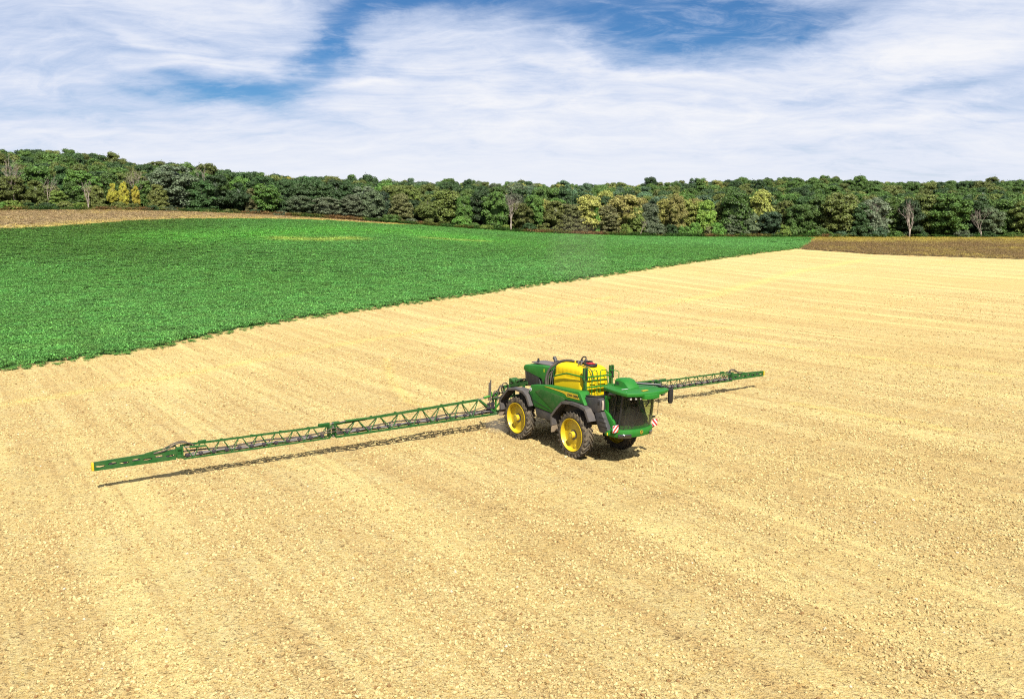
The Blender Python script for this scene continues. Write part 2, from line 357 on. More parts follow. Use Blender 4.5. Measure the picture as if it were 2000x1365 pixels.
def simple_mat(name, col, rough=.6, metal=0., spec=.5, coat=0., dirt=None, bump=None, scale=3.):
    m = bpy.data.materials.new(name); m.use_nodes = True; g = NT(m.node_tree); g.n.clear()
    bs = g.new('ShaderNodeBsdfPrincipled'); out = g.new('ShaderNodeOutputMaterial'); g.l.new(bs.outputs[0], out.inputs[0])
    bs.inputs['Roughness'].default_value = rough; bs.inputs['Metallic'].default_value = metal; bs.inputs['Specular IOR Level'].default_value = spec
    if coat: bs.inputs['Coat Weight'].default_value = coat; bs.inputs['Coat Roughness'].default_value = .12
    P = g.new('ShaderNodeTexCoord').outputs['Object']
    n = g.noise(P, scale, 5, .6); n2 = g.noise(P, scale * 9, 3, .6)
    col = tuple(x * .55 for x in col)      # real-world albedo: the photograph is exposed up
    c4 = tuple(col) + (1,); dk = tuple(x * .82 for x in col) + (1,)
    c = g.mix(n, dk, c4)
    if dirt:
        c = g.mix(g.math('MULTIPLY', g.ramp(g.math('ADD', g.math('MULTIPLY', n, .7), g.math('MULTIPLY', n2, .3)), .38, .66), dirt), c, (.18, .14, .085, 1))
        g.l.new(g.math('ADD', rough, g.math('MULTIPLY', n, .25)), bs.inputs['Roughness'])
    g.l.new(c, bs.inputs['Base Color'])
    if bump: g.l.new(g.bump(n2, .5, bump), bs.inputs['Normal'])
    return m

def rand_unit(n, r):
    v = r.normal(size=(n, 3)); return v / np.linalg.norm(v, axis=1)[:, None]
def leaf_quads(c, nrm, size, r, jitter=.75, aspect=1.0):
    """quads at c facing nrm, disturbed"""
    n = len(c); d = nrm + rand_unit(n, r) * jitter; d /= np.linalg.norm(d, axis=1)[:, None]
    t = np.cross(d, rand_unit(n, r)); t /= np.linalg.norm(t, axis=1)[:, None] + 1e-9; b = np.cross(d, t)
    s = size[:, None]; s2 = s * aspect
    q = np.stack([c - t * s, c - b * s2 * .8 + d * s * .2, c + t * s, c + b * s2 * .8 + d * s * .2], 1)
    return q.reshape(-1, 3)
def make_crown(seed, mat, shape='round', nl=74, per=115, ls=.215, low=.06, h=12.):
    r = np.random.default_rng(seed); hw = 5.
    cs = []; rs = []
    while len(cs) < nl:
        t = r.uniform(low, .97)
        if shape == 'round': rad = math.sqrt(max(0, 1 - abs((t - .52) / .50) ** 2.3))
        elif shape == 'upright': rad = .78 * math.sqrt(max(0, 1 - abs((t - .5) / .52) ** 2.0)) * (1.05 - .25 * t)
        elif shape == 'dome': rad = math.sqrt(max(0, 1 - t ** 2.6))
        else: rad = (.55 + .45 * math.sin(t * 9 + seed)) * math.sqrt(max(0, 1 - abs((t - .55) / .5) ** 2)) + .15
        a = r.uniform(0, 2 * math.pi); q = rad * r.uniform(.55, .95)
        p = np.array([math.cos(a) * q * hw * .84, math.sin(a) * q * hw * .84, t * h * .93])
        if cs and min(np.linalg.norm(p - c) for c in cs) < .9: continue
        cs.append(p); rs.append(r.uniform(.65, 1.5))
    cs = np.array(cs); rs = np.array(rs)
    V = []; A = []
    for c, rr in zip(cs, rs):
        n = int(per * rr ** 2 / 1.3); d = rand_unit(n, r); d[:, 2] = np.where(d[:, 2] < -.35, -d[:, 2], d[:, 2])
        p = c + d * np.array([1, 1, .72]) * rr * r.uniform(.86, 1.1, (n, 1))
        dist = np.linalg.norm((p[:, None] - cs[None]) / np.array([1, 1, .72]), axis=2) / rs[None]
        keep = (dist < .72).sum(1) == 0
        p = p[keep]; d = d[keep]
        if len(p) == 0: continue
        V.append(leaf_quads(p, d, r.uniform(.55, 1.25, len(p)) * ls, r)); A.append(np.clip(r.normal(.5, .22, len(p)) + r.normal(0, .10), 0, 1))
    q = np.concatenate([v.reshape(-1, 4, 3).mean(1) for v in V]); sel = r.random(len(q)) < .16; q = q[sel]
    V.append(leaf_quads(q + rand_unit(len(q), r) * r.uniform(.1, .75, (len(q), 1)), rand_unit(len(q), r), r.uniform(.5, 1.0, len(q)) * ls, r)); A.append(r.uniform(.25, .95, len(q)))
    V = np.concatenate(V); A = np.concatenate(A); Fq = np.arange(len(V)).reshape(-1, 4)
    # rough inner blobs; the crown's inner shade is put in as darker leaf tone
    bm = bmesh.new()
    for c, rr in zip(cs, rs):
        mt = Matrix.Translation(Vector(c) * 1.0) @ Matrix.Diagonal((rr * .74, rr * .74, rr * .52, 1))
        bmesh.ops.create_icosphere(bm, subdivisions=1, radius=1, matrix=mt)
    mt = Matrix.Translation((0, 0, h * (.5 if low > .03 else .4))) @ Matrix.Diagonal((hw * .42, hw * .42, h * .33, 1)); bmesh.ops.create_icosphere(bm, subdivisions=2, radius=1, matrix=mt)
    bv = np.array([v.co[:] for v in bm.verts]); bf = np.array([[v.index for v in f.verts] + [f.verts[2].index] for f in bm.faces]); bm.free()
    V2 = np.concatenate([V, bv]); me = bpy.data.meshes.new("crown")
    tri = bf[:, :3] + len(V)
    me.from_pydata(V2.tolist(), [], Fq.tolist() + tri.tolist()); me.materials.append(mat)
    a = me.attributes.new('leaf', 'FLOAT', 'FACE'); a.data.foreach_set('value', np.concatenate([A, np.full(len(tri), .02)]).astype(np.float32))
    me.update(); return me
def branches(bm, p, d, ln, rad, depth, r, spread=.5, nb=3):
    q = p + d * ln
    seg = 3 if depth > 1 else 2; pts = [p]
    for i in range(1, seg + 1):
        pts.append(p + d * ln * i / seg + Vector(r.normal(size=3)) * ln * .035)
    tube_bm(bm, pts, [rad * (1 - .45 * i / seg) for i in range(seg + 1)], 5)
    if depth == 0: return
    for i in range(nb):
        nd = (d + Vector(r.normal(size=3)) * spread + Vector((0, 0, .25))).normalized()
        branches(bm, pts[-1] if i else pts[-2], nd, ln * r.uniform(.55, .8), rad * .52, depth - 1, r, spread, nb)
def tube_bm(bm, pts, rads, n=6, mi=0, cap=True):
    pts = [Vector(p) for p in pts]
    if not hasattr(rads, '__len__'): rads = [rads] * len(pts)
    rings = []; prev = None
    for i, p in enumerate(pts):
        t = (pts[min(i + 1, len(pts) - 1)] - pts[max(i - 1, 0)]).normalized()
        if prev is None: a = t.orthogonal().normalized()
        else: a = (prev - t * prev.dot(t)).normalized()
        prev = a; b = t.cross(a)
        rings.append([bm.verts.new(p + (a * math.cos(2 * math.pi * k / n) + b * math.sin(2 * math.pi * k / n)) * rads[i]) for k in range(n)])
    fs = []
    for r0, r1 in zip(rings[:-1], rings[1:]):
        for k in range(n): fs.append(bm.faces.new((r0[k], r0[(k + 1) % n], r1[(k + 1) % n], r1[k])))
    if cap: fs.append(bm.faces.new(rings[0][::-1])); fs.append(bm.faces.new(rings[-1]))
    for f in fs: f.material_index = mi; f.smooth = len(f.verts) == 4
    return fs

bark = simple_mat("bark", (.10, .075, .05), .9, bump=.02)
dead = simple_mat("bleached_wood", (.46, .37, .31), .85, bump=.02)
LM = leaf_mat("tree_leaves", 'object'); LMI = leaf_mat("wood_leaves", 'instancer')
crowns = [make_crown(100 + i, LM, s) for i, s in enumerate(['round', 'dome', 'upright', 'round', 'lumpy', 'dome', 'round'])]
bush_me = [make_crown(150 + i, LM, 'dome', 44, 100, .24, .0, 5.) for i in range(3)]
for m_ in bush_me: m_.name = 'bush_leaves'
def trunk_mesh(seed):
    r = np.random.default_rng(seed); bm = bmesh.new()
    tube_bm(bm, [(0, 0, -.5), (.1, 0, 2.), (-.1, .1, 5.5), (0, 0, 9)], [.34, .27, .2, .08], 8)
    for i in range(7):
        a = r.uniform(0, 6.28); z = r.uniform(1.6, 6); tube_bm(bm, [(0, 0, z), (math.cos(a) * 1.4, math.sin(a) * 1.4, z + 1.2), (math.cos(a) * 3., math.sin(a) * 3., z + 3)], [.14, .1, .04], 5)
    me = bpy.data.meshes.new('trunk'); bm.to_mesh(me); bm.free(); me.materials.append(bark); return me
trunks = [trunk_mesh(s) for s in (1, 2, 3)]

KIND = {  # kind: (linear colour, words)
 'dark': ((.026, .056, .017), 'dark green'), 'deep': ((.024, .044, .022), 'blackish green'), 'mid': ((.050, .100, .020), 'mid green'),
 'olive': ((.082, .105, .025), 'olive green'), 'bright': ((.070, .165, .028), 'bright green'), 'pale': ((.185, .195, .048), 'pale yellow-green'),
 'yellow': ((.27, .255, .03), 'vivid yellow'), 'silver': ((.092, .118, .070), 'silvery grey-green'), 'brown': ((.095, .100, .038), 'brownish'),
 'grey': ((.075, .098, .052), 'dull grey-green'), 'blue': ((.055, .100, .050), 'bluish green'), 'lime': ((.10, .155, .028), 'fresh yellow-green')}
def px_on(px, depth=0.):
    a, b, c = ray(px, 440); k = a / b; y = float(yfoot(k)) + depth; return k * y, y
counts = {}
LEAFY = []   # (x, kindword, row, obj)
def place_tree(x, y, hw, h, kind, row, ci=None, what='tree', lift=0.):
    r = random; z = float(terr(x, y)); col, word = KIND[kind]
    e = bpy.data.objects.new(what, None); COL.objects.link(e); e.location = (x, y, z + lift); e.empty_display_size = .5
    ci = r.randrange(len(crowns)) if ci is None else ci
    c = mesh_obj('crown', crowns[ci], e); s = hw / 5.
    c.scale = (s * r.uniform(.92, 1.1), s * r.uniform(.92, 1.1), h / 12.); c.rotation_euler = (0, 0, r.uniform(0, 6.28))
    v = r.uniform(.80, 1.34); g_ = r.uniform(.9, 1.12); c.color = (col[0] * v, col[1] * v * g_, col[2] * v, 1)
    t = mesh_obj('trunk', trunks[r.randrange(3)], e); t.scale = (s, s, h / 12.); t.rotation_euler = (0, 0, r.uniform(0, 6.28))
    LEAFY.append((x / y, word, row, e, what)); return e
def place_bush(x, y, hw, h, kind, row='front'):
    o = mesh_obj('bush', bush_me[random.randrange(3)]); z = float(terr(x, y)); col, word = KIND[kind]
    o.location = (x, y, z - .1); o.scale = (hw / 5., hw / 5., h / 5.); o.rotation_euler = (0, 0, random.uniform(0, 6.28))
    v = random.uniform(.85, 1.2); o.color = (col[0] * v, col[1] * v, col[2] * v, 1)
    LEAFY.append((x / y, word, row, o, 'bush')); return o
FRONT = [(-28, 60, 350, 'olive'), (8, 62, 345, 'brown'), (28, 52, 342, 'olive'), (50, 44, 362, 'dark'), (76, 44, 352, 'olive'), (104, 48, 362, 'brown'), (120, 34, 372, 'lime'), (147, 46, 353, 'mid'), (190, 40, 362, 'olive'),
 (226, 21, 357, 'yellow'), (247, 19, 355, 'yellow'), (250, 30, 366, 'olive'), (270, 14, 362, 'yellow'), (288, 42, 352, 'mid'), (312, 40, 360, 'olive'), (345, 84, 320, 'silver'), (395, 58, 352, 'dark'), (432, 60, 346, 'mid'), (470, 54, 356, 'dark'), (494, 26, 368, 'brown'),
 (520, 54, 357, 'bright'), (552, 54, 352, 'dark'), (586, 46, 382, 'grey'), (612, 62, 350, 'dark'), (640, 54, 385, 'grey'), (668, 60, 372, 'dark'), (690, 50, 380, 'grey'), (712, 50, 362, 'silver'), (728, 56, 372, 'grey'), (748, 42, 372, 'deep'),
 (784, 46, 378, 'brown'), (812, 44, 390, 'dark'), (836, 44, 378, 'olive'), (872, 76, 368, 'olive'), (906, 40, 380, 'mid'), (940, 60, 370, 'dark'), (968, 52, 372, 'mid'), (1018, 52, 396, 'olive'), (1040, 44, 380, 'mid'), (1062, 50, 388, 'pale'),
 (1084, 54, 392, 'olive'), (1112, 58, 398, 'brown'), (1150, 66, 378, 'pale'), (1186, 52, 400, 'brown'), (1218, 72, 380, 'pale'), (1242, 44, 400, 'olive'), (1268, 50, 394, 'grey'), (1296, 52, 386, 'pale'), (1322, 38, 378, 'pale'), (1346, 62, 390, 'pale'),
 (1378, 52, 388, 'lime'), (1406, 34, 392, 'olive'), (1436, 70, 368, 'mid'), (1428, 44, 418, 'grey'), (1462, 44, 412, 'grey'), (1486, 52, 367, 'pale'), (1503, 46, 413, 'deep'), (1530, 54, 390, 'olive'), (1560, 50, 398, 'mid'), (1594, 62, 382, 'mid'),
 (1640, 74, 374, 'olive'), (1678, 50, 396, 'dark'), (1704, 62, 386, 'silver'), (1742, 58, 384, 'mid'), (1776, 50, 388, 'dark'), (1812, 64, 378, 'olive'), (1852, 72, 376, 'mid'), (1898, 70, 378, 'dark'), (1934, 48, 404, 'grey'), (1966, 62, 388, 'mid'), (2002, 60, 390, 'olive'), (2042, 60, 382, 'mid')]
for i, (px, wpx, top, kind) in enumerate(FRONT):
    dep = 2.5 + (5.5 if (i % 2) else 0) + (6 if top < 360 and px > 380 else 0)
    if top > 395: dep = 1.5
    x, y = px_on(px, dep + wpx * .03); a, b, c = ray(px, top); h = CAM_H + c / b * y - float(terr(x, y))
    place_tree(x, y, wpx / 1600 * y * .5 * 1.14, h * 1.02, kind, 'front')
BUSH = [(2, 40, 16, 'bright'), (30, 44, 18, 'lime'), (62, 40, 14, 'dark'), (95, 40, 14, 'dark'), (128, 36, 16, 'olive'), (160, 34, 14, 'lime'), (200, 32, 12, 'olive'), (236, 34, 16, 'olive'), (262, 30, 14, 'olive'), (300, 34, 11, 'dark'), (330, 40, 9, 'grey'), (372, 30, 8, 'dark'),
 (414, 34, 8, 'olive'), (452, 40, 9, 'olive'), (500, 30, 10, 'dark'), (548, 34, 10, 'grey'), (596, 30, 7, 'lime'), (706, 34, 8, 'lime'), (738, 30, 7, 'olive'), (765, 44, 16, 'mid'), (800, 34, 12, 'grey'), (836, 26, 14, 'olive'), (900, 40, 22, 'bright'), (925, 30, 12, 'mid'), (948, 40, 10, 'lime'), (977, 16, 46, 'bright'), (990, 24, 12, 'lime'), (1030, 40, 18, 'dark'),
 (1055, 36, 16, 'olive'), (1090, 34, 14, 'grey'), (1160, 26, 52, 'bright'), (1135, 32, 18, 'brown'), (1206, 36, 14, 'olive'), (1222, 28, 22, 'lime'), (1280, 46, 24, 'grey'), (1310, 38, 22, 'dark'), (1336, 32, 20, 'bright'), (1358, 28, 26, 'bright'), (1384, 38, 24, 'brown'), (1402, 34, 26, 'bright'), (1432, 28, 14, 'bright'), (1452, 20, 20, 'bright'),
 (1532, 30, 22, 'lime'), (1552, 40, 30, 'mid'), (1576, 32, 24, 'bright'), (1604, 44, 16, 'mid'), (1642, 30, 12, 'blue'), (1664, 44, 16, 'dark'), (1715, 40, 20, 'blue'), (1752, 32, 12, 'mid'), (1800, 34, 12, 'dark'), (1880, 40, 14, 'grey'), (1925, 44, 12, 'dark'), (1985, 40, 10, 'mid')]
for i, (px, wpx, hpx, kind) in enumerate(BUSH):
    x, y = px_on(px, .8 + (i % 3) * .7 - (1.2 if hpx < 12 else 0)); 
    if hpx > 40: x, y = px_on(px, 3.)
    place_bush(x, y, wpx / 1600 * y * .5 * 1.15, hpx / 1600 * y * 1.1, kind)
# rows behind the front row, thinning into the closed wood
def region_kind(px, u):
    if px < 320: t = ['olive', 'mid', 'dark', 'mid', 'olive', 'dark', 'mid', 'mid', 'olive']
    elif px < 760: t = ['dark', 'dark', 'mid', 'dark', 'mid', 'mid', 'olive']
    elif px < 1040: t = ['mid', 'dark', 'olive', 'grey', 'mid', 'blue']
    elif px < 1420: t = ['olive', 'olive', 'mid', 'dark', 'blue', 'pale', 'mid', 'mid']
    else: t = ['mid', 'dark', 'mid', 'olive', 'dark', 'mid', 'mid', 'olive', 'mid']
    return t[int(u * len(t)) % len(t)]
for row, (dep, name) in enumerate([(15, 'second'), (27, 'third'), (41, 'fourth')]):
    px = -60 + row * 17
    while px < 2070:
        x, y = px_on(px, dep + random.uniform(-3, 3)); hw = random.uniform(4.2, 6.0); h = random.uniform(10.5, 13.)
        front_top = np.interp(px, [0, 300, 380, 420, 700, 1000, 1400, 2000], [345, 350, 345, 352, 366, 378, 384, 384])
        a, b, c = ray(px, front_top - 7 - row * 6)
        htop = CAM_H + c / b * y - float(terr(x, y))
        h = min(max(h, htop * random.uniform(.82, 1.06)), 14.5)
        if 250 < px < 380: h = min(h, 11)
        place_tree(x, y, hw, h, region_kind(px, random.random()), name)
        px += hw * 2 / y * 1600 * random.uniform(.62, .86)
# dead trees
def dead_tree(px, dep, hpx, wpx, seed, label, depth=4, lean=(0, 0), multi=1):
    r = np.random.default_rng(seed); x, y = px_on(px, dep); z = float(terr(x, y)); h = hpx / 1600 * y
    e = bpy.data.objects.new('dead_tree', None); COL.objects.link(e); e.location = (x, y, z)
    bt = bmesh.new(); tube_bm(bt, [(0, 0, -.3), (0, 0, h * .12), (lean[0] * .3, 0, h * .24)], [h * .022, h * .02, h * .017], 8)
    mt = bpy.data.meshes.new('trunk'); bt.to_mesh(mt); bt.free(); mt.materials.append(dead); mesh_obj('trunk', mt, e)
    bb = bmesh.new()
    for i in range(multi):
        a = r.uniform(0, 6.28); sp = wpx / hpx * .55
        d = Vector((math.cos(a) * sp + lean[0], math.sin(a) * sp * .5, 1)).normalized()
        branches(bb, Vector((lean[0] * .3, 0, h * (.10 + .13 * r.uniform()))), d, h * .34, h * .0095, depth, r, .34, 3 if multi < 4 else 2)
    mb = bpy.data.meshes.new('branches'); bb.to_mesh(mb); bb.free(); mb.materials.append(dead); mesh_obj('branches', mb, e)
    tag(e, label, 'dead tree')
dead_tree(1778, -.6, 74, 34, 5, "bleached bare dead tree with many upright limbs standing at the edge of the brown field", 3, multi=8)
dead_tree(1918, .2, 52, 30, 8, "smaller grey dead tree leaning among green crowns near the right end of the wood", 4, (-.35, 0), 3)
dead_tree(998, -.3, 66, 28, 11, "grey bare dead tree in the wood edge behind the middle of the green crop", 4, (-.1, 0), 3)
dead_tree(1706, 2.5, 60, 34, 13, "half dead tree with pale bare limbs showing through greyish foliage", 4, (-.2, 0), 3)
dead_tree(34, 3, 88, 34, 17, "bare dead tree at the far left end of the wood edge", 4, (-.1, 0), 3)
dead_tree(98, 4, 62, 40, 19, "wide bare dead tree with tangled pale twigs left of the yellow trees", 4, (0, 0), 4)
dead_tree(176, .2, 62, 20, 23, "narrow upright dead tree with pale stems just left of the yellow trees", 3, (0, 0), 5)
dead_tree(272, 8, 74, 18, 31, "bare grey limbs rising behind the vivid yellow trees", 4, (.05, 0), 3)
dead_tree(398, 22, 78, 10, 37, "slim pale dead tree poking out of the dark green canopy right of the silvery tree", 3, (0, 0), 3)
dead_tree(1252, .0, 36, 14, 41, "short pale dead stem at the foot of the wood behind the green crop", 3, (.1, 0), 2)
# unique wording for every leafy tree and bush
ORD = ['first', 'second', 'third', 'fourth', 'fifth', 'sixth', 'seventh', 'eighth', 'ninth', 'tenth', 'eleventh', 'twelfth', 'thirteenth', 'fourteenth', 'fifteenth', 'sixteenth', 'seventeenth', 'eighteenth', 'nineteenth', 'twentieth']
def landmark(k):
    px = 1000 + k * 1665
    return ('above the withered strip at far left', 'left part of the wood', 'behind the green crop, left half', 'behind the green crop, right half', 'above the brown field at right')[0 if px < 210 else 1 if px < 640 else 2 if px < 1000 else 3 if px < 1590 else 4]
LEAFY.sort(key=lambda t: t[0]); grp = {}
for k, word, row, o, what in LEAFY: grp.setdefault((word, row, what, landmark(k)), []).append(o)
for (word, row, what, lm), lst in grp.items():
    for i, o in enumerate(lst):
        if len(lst) == 1: lab = f"only {word} {what} in {row} row, {lm}"
        else: lab = f"{ORD[i]} {word} {what} from left, {row} row, {lm}"
        tag(o, lab, what, 'trees of the wood edge' if what == 'tree' else 'bushes along the foot of the wood')

# ---- scatter by geometry nodes (only for what nobody could count)
def scatter(name, pts, rz, sc, tint, protos, label, tilt=None):
    pc = bpy.data.collections.new(name + "_prototypes")
    for i, me in enumerate(protos):
        o = bpy.data.objects.new(f"{name}_prototype_{i}", me); pc.objects.link(o)
    me = bpy.data.meshes.new(name); n = len(pts); me.vertices.add(n); me.vertices.foreach_set('co', np.asarray(pts, np.float32).ravel())
    for an, ty, key, arr in (('rot', 'FLOAT_VECTOR', 'vector', rz), ('scl', 'FLOAT_VECTOR', 'vector', sc), ('tint', 'FLOAT_COLOR', 'color', tint)):
        a = me.attributes.new(an, ty, 'POINT'); a.data.foreach_set(key, np.asarray(arr, np.float32).ravel())
    a = me.attributes.new('pick', 'INT', 'POINT'); a.data.foreach_set('value', rng.integers(0, len(protos), n).astype(np.int32))
    o = mesh_obj(name, me); tag(o, label, None, None, 'stuff')
    ng = bpy.data.node_groups.new(name + "_scatter", 'GeometryNodeTree')
    ng.interface.new_socket('Geometry', in_out='INPUT', socket_type='NodeSocketGeometry'); ng.interface.new_socket('Geometry', in_out='OUTPUT', socket_type='NodeSocketGeometry')
    N = ng.nodes; L = ng.links
    gi = N.new('NodeGroupInput'); go = N.new('NodeGroupOutput'); ip = N.new('GeometryNodeInstanceOnPoints'); ci = N.new('GeometryNodeCollectionInfo')
    ci.inputs['Collection'].default_value = pc; ci.inputs['Separate Children'].default_value = True; ci.inputs['Reset Children'].default_value = True
    def attr(nm, ty):
        a = N.new('GeometryNodeInputNamedAttribute'); a.data_type = ty; a.inputs['Name'].default_value = nm; return a.outputs['Attribute']
    L.new(gi.outputs[0], ip.inputs['Points']); L.new(ci.outputs[0], ip.inputs['Instance']); ip.inputs['Pick Instance'].default_value = True
    L.new(attr('pick', 'INT'), ip.inputs['Instance Index'])
    er = N.new('FunctionNodeEulerToRotation'); L.new(attr('rot', 'FLOAT_VECTOR'), er.inputs[0]); L.new(er.outputs[0], ip.inputs['Rotation'])
    L.new(attr('scl', 'FLOAT_VECTOR'), ip.inputs['Scale']); L.new(ip.outputs[0], go.inputs[0])
    md = o.modifiers.new('scatter', 'NODES'); md.node_group = ng
    return o
def with_mat(me, mat):
    m2 = me.copy(); m2.materials.clear(); m2.materials.append(mat); return m2
# closed wood on the rising ground behind
pts = []; tn = []; sc_ = []; dep = 55.
while dep < 330:
    k = -.80
    while k < .80:
        y = float(yfoot(k)) + dep + random.uniform(-4, 4); kk_ = k + random.uniform(-.004, .004); x = kk_ * y
        hw = random.uniform(4.2, 6.2); h = random.uniform(8.8, 13.2) * (1.16 if random.random() < .10 else 1)
        px = 1000 + kk_ * 1665
        kd = region_kind(px, random.random())
        if random.random() < .02: kd = 'yellow' if random.random() < .25 else 'pale'
        col = np.array(KIND[kd][0]) * random.uniform(.8, 1.2)
        if kd == 'yellow': col *= .7
        pts.append((x, y, float(terr(x, y)) - .3)); sc_.append((hw / 5, hw / 5, h / 12)); tn.append(tuple(col) + (1,))
        k += hw * 2 / y * random.uniform(.66, .9)
    dep += 8.5 + dep * .016
rz = np.zeros((len(pts), 3)); rz[:, 2] = rng.uniform(0, 6.28, len(pts))
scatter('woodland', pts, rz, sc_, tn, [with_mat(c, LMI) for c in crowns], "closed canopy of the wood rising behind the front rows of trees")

# ---- green crop
def crop_proto(seed, mat, n=165, half=.62, hmax=.46):
    r = np.random.default_rng(seed); V = []; A = []
    for i in range(n):
        x, y = r.uniform(-half, half, 2); z = hmax * (r.uniform(.10, .7) if r.uniform() < .22 else r.uniform(.66, 1.0)); ln = r.uniform(.055, .115); wd = ln * r.uniform(.55, .8)
        a = r.uniform(0, 6.28); d = np.array([math.cos(a), math.sin(a), r.uniform(-.5, .55)]); d /= np.linalg.norm(d)
        s = np.cross(d, [0, 0, 1]); s /= np.linalg.norm(s); c = np.array([x, y, z]); dr = np.array([0, 0, -ln * r.uniform(.1, .6)])
        V += [c - s * wd * .5, c + d * ln * .9 - s * wd + np.array([0, 0, .02]), c + d * ln * 1.9 + dr, c + d * ln * .9 + s * wd + np.array([0, 0, .02])]
        A.append(np.clip(r.normal(.45, .25) + (.45 if r.uniform() < .12 else 0), 0, 1))
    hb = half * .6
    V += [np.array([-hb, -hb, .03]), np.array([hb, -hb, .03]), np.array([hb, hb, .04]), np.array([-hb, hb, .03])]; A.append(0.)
    return np_mesh(f"crop_leaves", V, np.arange(len(V)).reshape(-1, 4), [mat], {'leaf': ('FACE', A)})
CM = leaf_mat("crop_leaf", 'instancer', var=.60, transl=.25, gain=1.34)
cps = [crop_proto(200 + i, CM) for i in range(5)]
P_ = np.array(CROP); pl = []; sl = []; tl = []
for (y0, y1, cell) in ((20, 75, .82), (75, 130, 1.0), (130, 290, 1.35)):
    gx = np.arange(P_[:, 0].min(), P_[:, 0].max(), cell); gy = np.arange(y0, y1, cell); A, B = np.meshgrid(gx, gy); A = A.ravel() + rng.uniform(-.35, .35, A.size) * cell; B = B.ravel() + rng.uniform(-.35, .35, B.size) * cell
    keep = in_poly(A, B, CROP) & (np.abs(A / B) < .76); A = A[keep]; B = B[keep]
    wob = (frac_noise(A, B, 77, .9, 2) - .5)
    d_in = seg_dist(A, B, NEAR); keep = d_in > .45 + wob * .9; A = A[keep]; B = B[keep]; d_in = d_in[keep]
    pl.append(np.stack([A, B, zg(A, B) + .01], -1)); s = cell / .95
    sc = np.stack([np.full(len(A), s), np.full(len(A), s), np.full(len(A), 1.0)], -1) * rng.uniform(.85, 1.15, (len(A), 1)) * np.clip(.45 + d_in * .32 + rng.uniform(-.12, .12, len(A)), .4, 1)[:, None]; sl.append(sc)
    big = frac_noise(A, B, 51, .02, 3); fine_ = frac_noise(A, B, 53, .35, 3)
    dark_ = np.array([.045, .092, .012]); g1 = np.array([.052, .156, .028]); g2 = np.array([.066, .200, .044])
    t_ = np.clip((big - .3) * 2.2, 0, 1)[:, None]; base = g1 * (1 - t_) + g2 * t_
    kx = A / B * 1665 + 1000
    # the far left of the crop is browner and darker; pale and yellow bands in the middle
    dl = (sm((B - 110) / 110) * sm((560 - kx) / 380))[:, None]; base = base * (1 - dl) + dark_ * dl
    base = base * (.75 + .5 * fine_[:, None])
    tl.append((base, A, B))
# stragglers along the ragged margin
ex = []
for (ax, ay_), (bx, by) in zip(NEAR[:-1], NEAR[1:]):
    for i in range(int(math.hypot(bx - ax, by - ay_) * 2.2)):
        t = random.random(); o_ = abs(random.gauss(0, .45)); L_ = math.hypot(bx - ax, by - ay_); x = ax + (bx - ax) * t + (by - ay_) / L_ * (o_ - .35); y = ay_ + (by - ay_) * t - (bx - ax) / L_ * (o_ - .35); ex.append((x, y))
ex = np.array(ex); ex = ex[np.abs(ex[:, 0] / ex[:, 1]) < .76]
pl.append(np.stack([ex[:, 0], ex[:, 1], zg(ex[:, 0], ex[:, 1])], -1)); sl.append(np.stack([rng.uniform(.18, .5, len(ex))] * 3, -1)); tl.append((np.tile(np.array([.06, .165, .03]), (len(ex), 1)), 0, 0))
pts = np.concatenate(pl); sc = np.concatenate(sl); base = np.concatenate([t[0] for t in tl]); A = pts[:, 0]; B = pts[:, 1]
def band(pxl, wid, colr, amp):
    global base
    ln = px_line(pxl); d = seg_dist(A, B, ln); m = (np.exp(-(d / wid) ** 2) * amp)[:, None]; m = m * (.55 + .9 * frac_noise(A, B, 61, .16, 3)[:, None]); m = np.clip(m, 0, 1); base = base * (1 - m) + np.array(colr) * m
band([(345, 466), (500, 460), (640, 453), (800, 455), (940, 472)], 12, (.07, .25, .035), .8)
band([(555, 469), (620, 471), (690, 469)], 3.2, (.22, .31, .06), .9)
band([(840, 468), (880, 471), (938, 474)], 2.4, (.20, .30, .06), .9)
band([(1040, 452), (1100, 457), (1160, 459)], 4, (.12, .30, .07), .6)
band([(1200, 462), (1400, 470), (1560, 472)], 6, (.06, .19, .04), .5)
tint = np.concatenate([base * rng.uniform(.86, 1.16, (len(base), 1)), np.ones((len(base), 1))], 1)
# bare pale gaps in the crop near its right-hand corner
gaps = [hit(a, b) for a, b in ((1508, 475), (1540, 473), (1562, 471), (1535, 479), (1578, 470))]
keep = np.ones(len(pts), bool)
for gx_, gy_ in gaps: keep &= (((A - gx_) / 2.2) ** 2 + ((B - gy_) / 3.2) ** 2) > 1
pts, sc, tint = pts[keep], sc[keep], tint[keep]
rz = np.zeros((len(pts), 3)); rz[:, 2] = rng.uniform(0, 6.28, len(pts))
scatter('crop', pts, rz, sc, tint, cps, "dense low leafy green crop filling the field left of the pale soil")
print('crop patches', len(pts))
